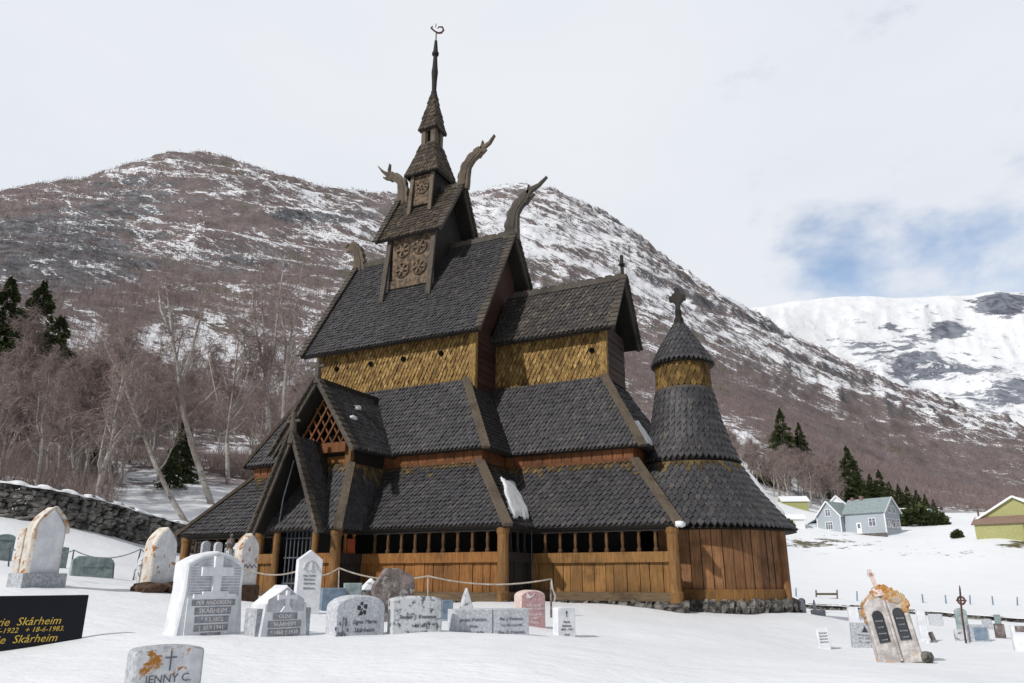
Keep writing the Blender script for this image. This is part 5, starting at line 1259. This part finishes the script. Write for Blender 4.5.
while n < 84:
    u = RT.uniform(-70, 345); D = RT.uniform(41, 120) if n > 34 else RT.uniform(41, 66)
    if u > 110 and D < 60 + .05 * (u - 110): continue
    p = ground(u, D)
    if any(np.hypot(*(p - q)[:2]) < 1.7 for q in spots): continue
    spots.append(p); n += 1
    lab, grp = ('bare pinkish birch in the dense thicket above the stone wall', 'birches of the thicket behind the stone wall') if u < 130 else ('bare pinkish birch on the snowy slope left of the church', 'birches on the slope left of the church')
    plant(protos[int(RT.integers(0, 7))], p, (RT.uniform(.6, .95) if u < 75 else RT.uniform(.75, 1.25) if u < 130 else RT.uniform(.6, 1.05)), lab, grp)
n = 0
while n < 75:
    u = RT.uniform(60, 345); D = RT.uniform(110, 240); p = ground(u, D)
    if any(np.hypot(*(p - q)[:2]) < 2.5 for q in spots): continue
    spots.append(p); n += 1
    plant(protos[int(RT.integers(0, 7))], p, RT.uniform(.5, .95), 'small bare birch high on the streaked slope left of the church', 'birches higher on the slope')
n = 0
while n < 70:
    u = RT.uniform(690, 850); D = RT.uniform(190, 235) if u < 800 else RT.uniform(205, 250)
    p = ground(u, D)
    if any(np.hypot(*(p - q)[:2]) < 2 for q in spots): continue
    spots.append(p); n += 1
    plant(protos[int(RT.integers(0, 7))], p, RT.uniform(1.0, 1.6), 'bare pinkish birch in the wood between the apse and the blue-grey house', 'birches of the wood behind the apse')

def spruce(root, seed, h, r, dens=1.0, mat='needles'):
    R = np.random.default_rng(seed); W = MB(); W.tube([(0, 0, -.5), (0, 0, h * .5), (0, 0, h * .98)], [.018 * h, .011 * h, .01], 7); W.build('trunk', 'dark', root)
    nb = 150; bf = (R.uniform(0, 1, nb)) ** .8; ba = R.uniform(0, 6.283, nb); bl_ = R.uniform(.5, 1.25, nb); N = int(6500 * dens); bi = R.integers(0, nb, N); wh = bf[bi]; f2 = np.clip(wh + R.normal(0, .006, N), 0, 1); a = ba[bi] + R.normal(0, .16, N); f = f2
    env = r * ((1 - f2) ** .9) * bl_[bi] + .05
    rad = env * R.uniform(.1, 1, N) ** .6; z = h * (.05 + .95 * f2) - rad * .38 * (1.2 - f2) + R.normal(0, .012 * h, N)
    C = np.stack([rad * np.cos(a), rad * np.sin(a), z], -1); L = (.042 * h * (1 - .5 * f2))[:, None]
    d = np.stack([np.cos(a), np.sin(a), np.full(N, -.35)], -1) + R.normal(0, .35, (N, 3)); d /= np.linalg.norm(d, axis=1)[:, None]; s = np.cross(d, R.normal(0, 1, (N, 3))); s /= np.linalg.norm(s, axis=1)[:, None]
    V = np.stack([C - s * L * .28, C + s * L * .28, C + d * L], 1).reshape(-1, 3); rawmesh('crown', V, np.arange(3 * N).reshape(-1, 3), mat, root)
SP = []
for i in range(3):
    r = empty('spruce', (0, 0, 0), 'x', 'spruce'); spruce(r, 50 + i, 10, 3.3 + .4 * i, 1.5); SP.append(r)
us2 = [False] * 3
def plant_spruce(i, u, vb, vt, lab, D=None, grp=None):
    p = hit(u, vb) if D is None else (ground(u, D) if u > 200 else at(u - 6, vt + 40, D))
    p[2] = float(height(p[0], p[1])); h = (vb - vt) / pxm(p) * 1.02 if D is None else at(u, vt, D)[2] - p[2]
    if not us2[i]:
        us2[i] = True; r = SP[i]; r.location = p; r.scale = (h / 10,) * 3; r['label'] = lab
        if grp: r['group'] = grp
    else: copytree(SP[i], p, RT.uniform(0, 6), h / 10, lab, grp)
plant_spruce(0, 9, 0, 280, 'tall dark spruce at the far left photo edge', D=78); plant_spruce(1, 42, 0, 284, 'tall dark spruce right of the one at the left edge', D=82); plant_spruce(2, 26, 0, 312, 'lower dark spruce between the two tall ones at far left', D=70)
plant_spruce(2, 60, 0, 318, 'dark spruce at the right side of the far left spruce clump', D=76)
plant_spruce(0, 187, 0, 418, 'narrow dark spruce behind the tall white leaning birch', D=58); plant_spruce(1, 176, 0, 445, 'short dark spruce at the foot of the tall leaning birch', D=54); plant_spruce(2, 103, 0, 432, 'small dark spruce hidden in the birch thicket', D=58)
plant_spruce(1, 785, 462, 411, 'taller of two dark spruces on the slope right of the apse turret'); plant_spruce(0, 803, 466, 425, 'shorter of two dark spruces on the slope right of the apse turret'); plant_spruce(2, 853, 500, 449, 'pointed dark spruce rising behind the blue-grey house roof')
for i, (u, vb, vt) in enumerate(((838, 505, 470), (862, 512, 468), (872, 515, 472), (884, 518, 474), (894, 516, 470), (903, 520, 482), (912, 521, 484), (921, 522, 486), (930, 523, 490), (938, 524, 494), (946, 525, 499), (953, 526, 506), (868, 512, 476), (889, 518, 480), (916, 522, 492), (765, 468, 456), (752, 470, 455))):
    lab, grp = (('dark spruce in the row running downhill behind the houses', 'spruces in a row behind the houses') if u > 800 else (('small dark spruce right of the apse skirt roof, right one of a pair', 'left') if u > 760 else ('small dark spruce close to the apse skirt roof, left one of a pair', 'left')))
    plant_spruce(i % 3, u, vb, vt, lab, D=(232 + 2.2 * (i % 5) if u > 800 else None), grp=grp if u > 800 else None)
def bush(u, D, wpx, hpx, lab, mat='needles_l', N=1800, seed=1):
    p = ground(u, D); k = pxm(p); R = np.random.default_rng(seed); w, h = wpx / k / 2, hpx / k
    q = R.normal(0, 1, (N, 3)); q /= np.linalg.norm(q, axis=1)[:, None]; q *= R.uniform(.4, 1, N)[:, None] ** .5; q[:, 2] = np.abs(q[:, 2])
    q *= (1 + .2 * np.sin(5 * q[:, 0] + 3 * q[:, 1] * 2))[:, None]; C = q * np.array([w, w * .7, h]); L = .16 * h; d = q / np.linalg.norm(q, axis=1)[:, None] + R.normal(0, .5, (N, 3)); s = np.cross(d, R.normal(0, 1, (N, 3)))
    V = np.stack([C - s * L * .3, C + s * L * .3, C + d * L], 1).reshape(-1, 3); o = rawmesh('bush', V, np.arange(3 * N).reshape(-1, 3), mat, None); o.location = p; tag(o, lab, 'bush')
bush(925, 168, 32, 16, 'larger dark green bush in front of the snow-roofed shed', 'needles', seed=2); bush(945, 166, 24, 12, 'lower green bush right of the larger one by the shed', 'needles', seed=3)
bush(783, 222, 26, 22, 'bright green juniper on the slope below the two spruces', seed=4); bush(792, 160, 16, 7, 'mossy yellow-green bush near the field edge by the apse', seed=5); bush(965, 138, 10, 7, 'small dark bush left of the yellow barn', 'needles', seed=6)

# ------------------------------------------------------------------ houses
M['h_wall'] = plain_mat('blue_grey_boards', (.36, .40, .44), .7, var=.1); M['h_trim'] = plain_mat('white_trim', (.75, .76, .77), .6, var=.05); M['h_roof'] = plain_mat('slate_roof', (.24, .29, .30), .6, var=.15, scale=2)
M['h_pane'] = plain_mat('window_pane', (.14, .16, .19), .15, .5); M['h_brick'] = plain_mat('chimney_brick', (.2, .12, .10), .8); M['y_wall'] = plain_mat('yellow_green_boards', (.34, .34, .15), .8, var=.25); M['b_roof'] = plain_mat('brown_roof', (.22, .15, .12), .8); M['g_wall'] = plain_mat('dull_green_boards', (.22, .24, .10), .75, var=.15)
def hroot(name, lab, u, D, th, cat='house'):
    p = ground(u, D); r = empty(name, p, lab, cat); r.rotation_euler = (0, 0, -azim(p) + math.radians(th)); return r
def window(par, x, y, z, w, h, face='front', nx=2):
    b = MB()
    def bx_(a0, a1, z0, z1, d0, d1): 
        if face == 'front': b.box((x + a0, y - d1, z + z0), (x + a1, y - d0, z + z1))
        else: b.box((y + d0, x + a0, z + z0), (y + d1, x + a1, z + z1))
    t = .14; bx_(-w / 2 - t, -w / 2, -t, h + t, .01, .08); bx_(w / 2, w / 2 + t, -t, h + t, .01, .08); bx_(-w / 2, w / 2, -t, 0, .01, .08); bx_(-w / 2, w / 2, h, h + t, .01, .08)
    for k in range(1, nx): q = -w / 2 + w * k / nx; bx_(q - .05, q + .05, 0, h, .015, .07)
    bx_(-w / 2, w / 2, h * .62, h * .62 + .07, .02, .065)
    f = b.build('window', 'h_trim', par); b = MB(); bx_(-w / 2, w / 2, 0, h, .004, .02); b.build('pane', 'h_pane', f)
def gablebox(par, x0, x1, y0, y1, he, hr, axis, wall, roof, ov=.45, trim='h_trim', ends=True, wname='wall'):
    b = MB(); b.box((x0, y0, -1.5), (x1, y1, he))
    if axis == 'x':
        ym = (y0 + y1) / 2
        for x, s in ((x0, 1), (x1, -1)): b.slab([(x, y1, he), (x, y0, he), (x, ym, hr)] if s > 0 else [(x, y0, he), (x, y1, he), (x, ym, hr)], .12)
    else:
        xm = (x0 + x1) / 2
        for y, s in ((y0, 1), (y1, -1)): b.slab([(x0, y, he), (x1, y, he), (xm, y, hr)] if s > 0 else [(x1, y, he), (x0, y, he), (xm, y, hr)], .12)
    b.build(wname, wall, par); b = MB(); sl = None
    if axis == 'x':
        m = (y0 + y1) / 2; e = ov; dz = (hr - he) / (m - y0) * e
        b.slab([(x0 - e, y0 - e, he - dz + .1), (x1 + e, y0 - e, he - dz + .1), (x1 + e, m, hr + .1), (x0 - e, m, hr + .1)], .16); b.slab([(x1 + e, y1 + e, he - dz + .1), (x0 - e, y1 + e, he - dz + .1), (x0 - e, m, hr + .1), (x1 + e, m, hr + .1)], .16)
    else:
        m = (x0 + x1) / 2; e = ov; dz = (hr - he) / (m - x0) * e
        b.slab([(x0 - e, y1, he - dz + .1), (x0 - e, y0 - e, he - dz + .1), (m, y0 - e, hr + .1), (m, y1, hr + .1)], .16); b.slab([(x1 + e, y0 - e, he - dz + .1), (x1 + e, y1, he - dz + .1), (m, y1, hr + .1), (m, y0 - e, hr + .1)], .16)
    ro = b.build('roof', roof, par)
    if trim:
        for s in (-1, 1):
            b = MB()
            if axis == 'x': b.beam((x1 + e + .03, m + s * ((y1 - y0) / 2 + e), he - dz), (x1 + e + .03, m, hr), .08, .32, up=(0, 0, 1))
            else: b.beam((m + s * ((x1 - x0) / 2 + e), y0 - e - .03, he - dz), (m, y0 - e - .03, hr), .08, .32, up=(0, 0, 1))
            b.build('bargeboard', trim, par)
    return ro
hr_ = hroot('wooden_house', 'blue-grey wooden house with white trim, slate roof and a front gable wing', 858, 160, -28); hr_.scale = (.87, .87, .87)
ro = gablebox(hr_, -1.5, 8.4, 0, 7.4, 4.6, 7.9, 'x', 'h_wall', 'h_roof'); gablebox(hr_, -7.6, -1.6, -1.6, 6.5, 4.2, 7.6, 'y', 'h_wall', 'h_roof')
b = MB(); b.box((-10.6, -.6, -1.5), (-7.65, 4.5, 2.6)); b.slab([(-11, -.9, 2.55), (-7.65, -.9, 4.1), (-7.65, 4.8, 4.1), (-11, 4.8, 2.55)][::1], .14); b.build('lean_to', 'h_wall', hr_)
b = MB(); b.box((1.2, 3.3, 7.2), (2.0, 4.1, 8.7)); b.build('chimney', 'h_brick', ro); b = MB(); b.box((-1.0, 3.3, 7.2), (-.3, 4.0, 8.5)); b.build('chimney', 'h_brick', ro)
window(hr_, -4.6, -1.6, .9, 1.7, 1.7, nx=3); window(hr_, -4.6, -1.6, 4.1, 1.2, 1.5); window(hr_, -9.2, -.6, .7, .8, 1.3, nx=1); window(hr_, 5.3, 0, 1.3, 1.5, 1.7, nx=2)
for y in (1.3, 3.7, 6.1): window(hr_, y, 8.4, 1.0, 1.3, 1.8, 'side')
for y in (2.6, 4.8): window(hr_, y, 8.4, 4.3, 1.2, 1.5, 'side')
b = MB(); b.box((1.4, -.09, -.3), (2.6, -.01, 2.2)); d_o = b.build('door', 'h_trim', hr_); b = MB(); b.box((1.7, -.11, .9), (2.3, -.092, 1.9)); b.build('pane', 'h_pane', d_o)
for x in (8.42,):
    b = MB(); b.box((x - .15, -.1, -1), (x + .1, .15, 4.5)); b.build('corner_board', 'h_trim', hr_)
for x in (-1.6, -7.65):
    b = MB(); b.box((x - .1, -1.72, -1), (x + .12, -1.5, 4.1)); b.build('corner_board', 'h_trim', hr_)
b = MB(); b.box((-11, -2.5, -2), (9.5, -2.1, -.5)); b.build('foundation_wall', 'rock', hr_)
r = hroot('yellow_barn', 'yellow-green wooden barn with a snowy roof at the right photo edge', 1024, 128, -14, 'barn')
gablebox(r, -5.0, 6.4, 0, 14, 3.6, 6.9, 'y', 'y_wall', 'snow', .5); b = MB(); b.box((-5.4, -1.6, -2), (4.2, -.02, 2.5)); b.build('lean_to', 'y_wall', r)
b = MB(); b.slab([(-5.8, -2.0, 2.5), (4.6, -2.0, 2.5), (4.4, -.05, 3.8), (-5.6, -.05, 3.8)], .14); b.build('lean_to_roof', 'b_roof', r)
b = MB(); b.tube([(1.8, -1.7, -2), (1.8, -1.7, 2.4)], .05, 6); b.build('downpipe', 'b_roof', r)
b = MB(); b.tube([(-5.2, 1.0, 3), (-5.2, 1.0, 5.2)], .16, 8); b.build('flue_pipe', 'hip', r)
r = hroot('snowy_shed', 'low white shed under thick snow right of the blue-grey house', 917, 172, 12, 'shed'); gablebox(r, -4.6, 4.6, 0, 7, 1.6, 3.6, 'x', 'h_trim', 'snow', .4)
r = hroot('outbuilding', 'tiny white gabled outbuilding at the right end of the snowy shed', 937, 176, -20, 'shed'); gablebox(r, -1.4, 1.4, 0, 3, 2.2, 3.6, 'y', 'h_trim', 'h_roof', .3)
r = hroot('outbuilding', 'white gable top peeking over the blue-grey house roof', 846, 182, 0, 'shed'); gablebox(r, -1.8, 1.8, 0, 5, 3.4, 5.2, 'y', 'h_trim', 'snow', .3)
r = hroot('hut', 'small yellow-green hut under snow left of the blue-grey house', 804, 186, 15, 'hut'); gablebox(r, -3.0, 3.0, 0, 5, 1.7, 3.0, 'x', 'y_wall', 'snow', .35)
r = hroot('grey_shed', 'small grey-white shed wall at the left end of the blue-grey house', 800, 162, 10, 'shed'); gablebox(r, -2.0, 2.2, 0, 4, 1.6, 2.6, 'x', 'h_trim', 'snow', .3)

# ------------------------------------------------------------------ far bare wood on the hill, one mass
def hillwood():
    R = np.random.default_rng(9); N = 150000
    a = R.uniform(-.78, .74, N); az = a; D = np.exp(R.uniform(math.log(120), math.log(1250), N)); ft = foot(np.tan(az)); ok = D > ft * 1.05; a, D = a[ok], D[ok]
    x = CAM[0] + D * np.sin(a + YAW); y = CAM[1] + D * np.cos(a + YAW); z = height(x, y); V = np.stack([x, y, z], -1)
    sn, rk = cover(V); pr = np.clip(.50 - 1.5 * sn - .5 * np.clip(rk, 0, 1) + .5 * (fbm(x / 60, y / 60, 3, 77) - .5), .03, 1)
    ra_ = [((at(u, v, q) - CAM) @ _rt / q, q) for u, v, q in RIDGE]; dq = np.interp(np.tan(a), [q[0] for q in ra_], [q[1] for q in ra_]); pr = np.where(np.abs(D / dq - .99) < .05, 1.0, pr); k = R.uniform(0, 1, len(pr)) < pr; V = V[k]; D = D[k]; n = len(V); B = 15
    h = R.uniform(2.2, 4.8, n) * np.where(D > 560, .75, 1)
    f = R.uniform(0, .8, (n, B)); f[:, 0] = 0; L = R.uniform(.3, .55, (n, B)) * h[:, None]; L[:, 0] = h; an = R.uniform(0, 6.283, (n, B)); sl = R.uniform(.25, .75, (n, B)); sl[:, 0] = .06
    d = np.stack([np.cos(an) * sl, np.sin(an) * sl, np.ones((n, B))], -1); d /= np.linalg.norm(d, axis=-1)[..., None]
    o = V[:, None] + np.stack([0 * f, 0 * f, f * h[:, None]], -1); tip = o + d * L[..., None]
    w = (R.uniform(.5, 1.2, (n, B)) * (.00010 * D[:, None] + .008))[..., None]; pa = R.uniform(0, 6.283, (n, B)); s = np.stack([np.cos(pa), np.sin(pa), 0 * pa], -1) * w
    T = np.stack([o - s, o + s, tip], 2).reshape(-1, 3); ob = rawmesh('hillside_wood', T, np.arange(len(T)).reshape(-1, 3), 'hillwood', None); ob['kind'] = 'stuff'; ob['label'] = 'bare pinkish birch wood covering the hillside'
hillwood()
def undergrowth():
    R = np.random.default_rng(19); N = 5200; u = R.uniform(-90, 330, N); D = R.uniform(40, 95, N); k = (u < 100) | (D > 62 + .03 * (u - 100)); u, D = u[k], D[k]
    a = np.array([(at(q, 578, 1.0) - CAM) @ _rt for q in u]); a = np.arctan(a); rr = D / np.cos(a); x = CAM[0] + rr * np.sin(a + YAW); y = CAM[1] + rr * np.cos(a + YAW); z = height(x, y)
    cl = fbm(x / 7, y / 7, 3, 5); k = cl > R.uniform(.3, .6, len(x)); x, y, z = x[k], y[k], z[k]; n = len(x); B = 9
    P0 = np.repeat(np.stack([x, y, z - .1], -1), B, 0) + R.normal(0, .12, (n * B, 3)) * (1, 1, 0); an = R.uniform(0, 6.283, n * B); sl = R.uniform(.1, .8, n * B); L = R.uniform(.5, 2.3, n * B)
    d = np.stack([np.cos(an) * sl, np.sin(an) * sl, np.ones(n * B)], -1); P1 = P0 + d * L[:, None] * .8
    o = sticks(P0, P1, np.full(n * B, .012), np.full(n * B, .004), 'undergrowth', 'twig', None); o['kind'] = 'stuff'; o['label'] = 'tangled bare shrubs under the birches'
undergrowth()
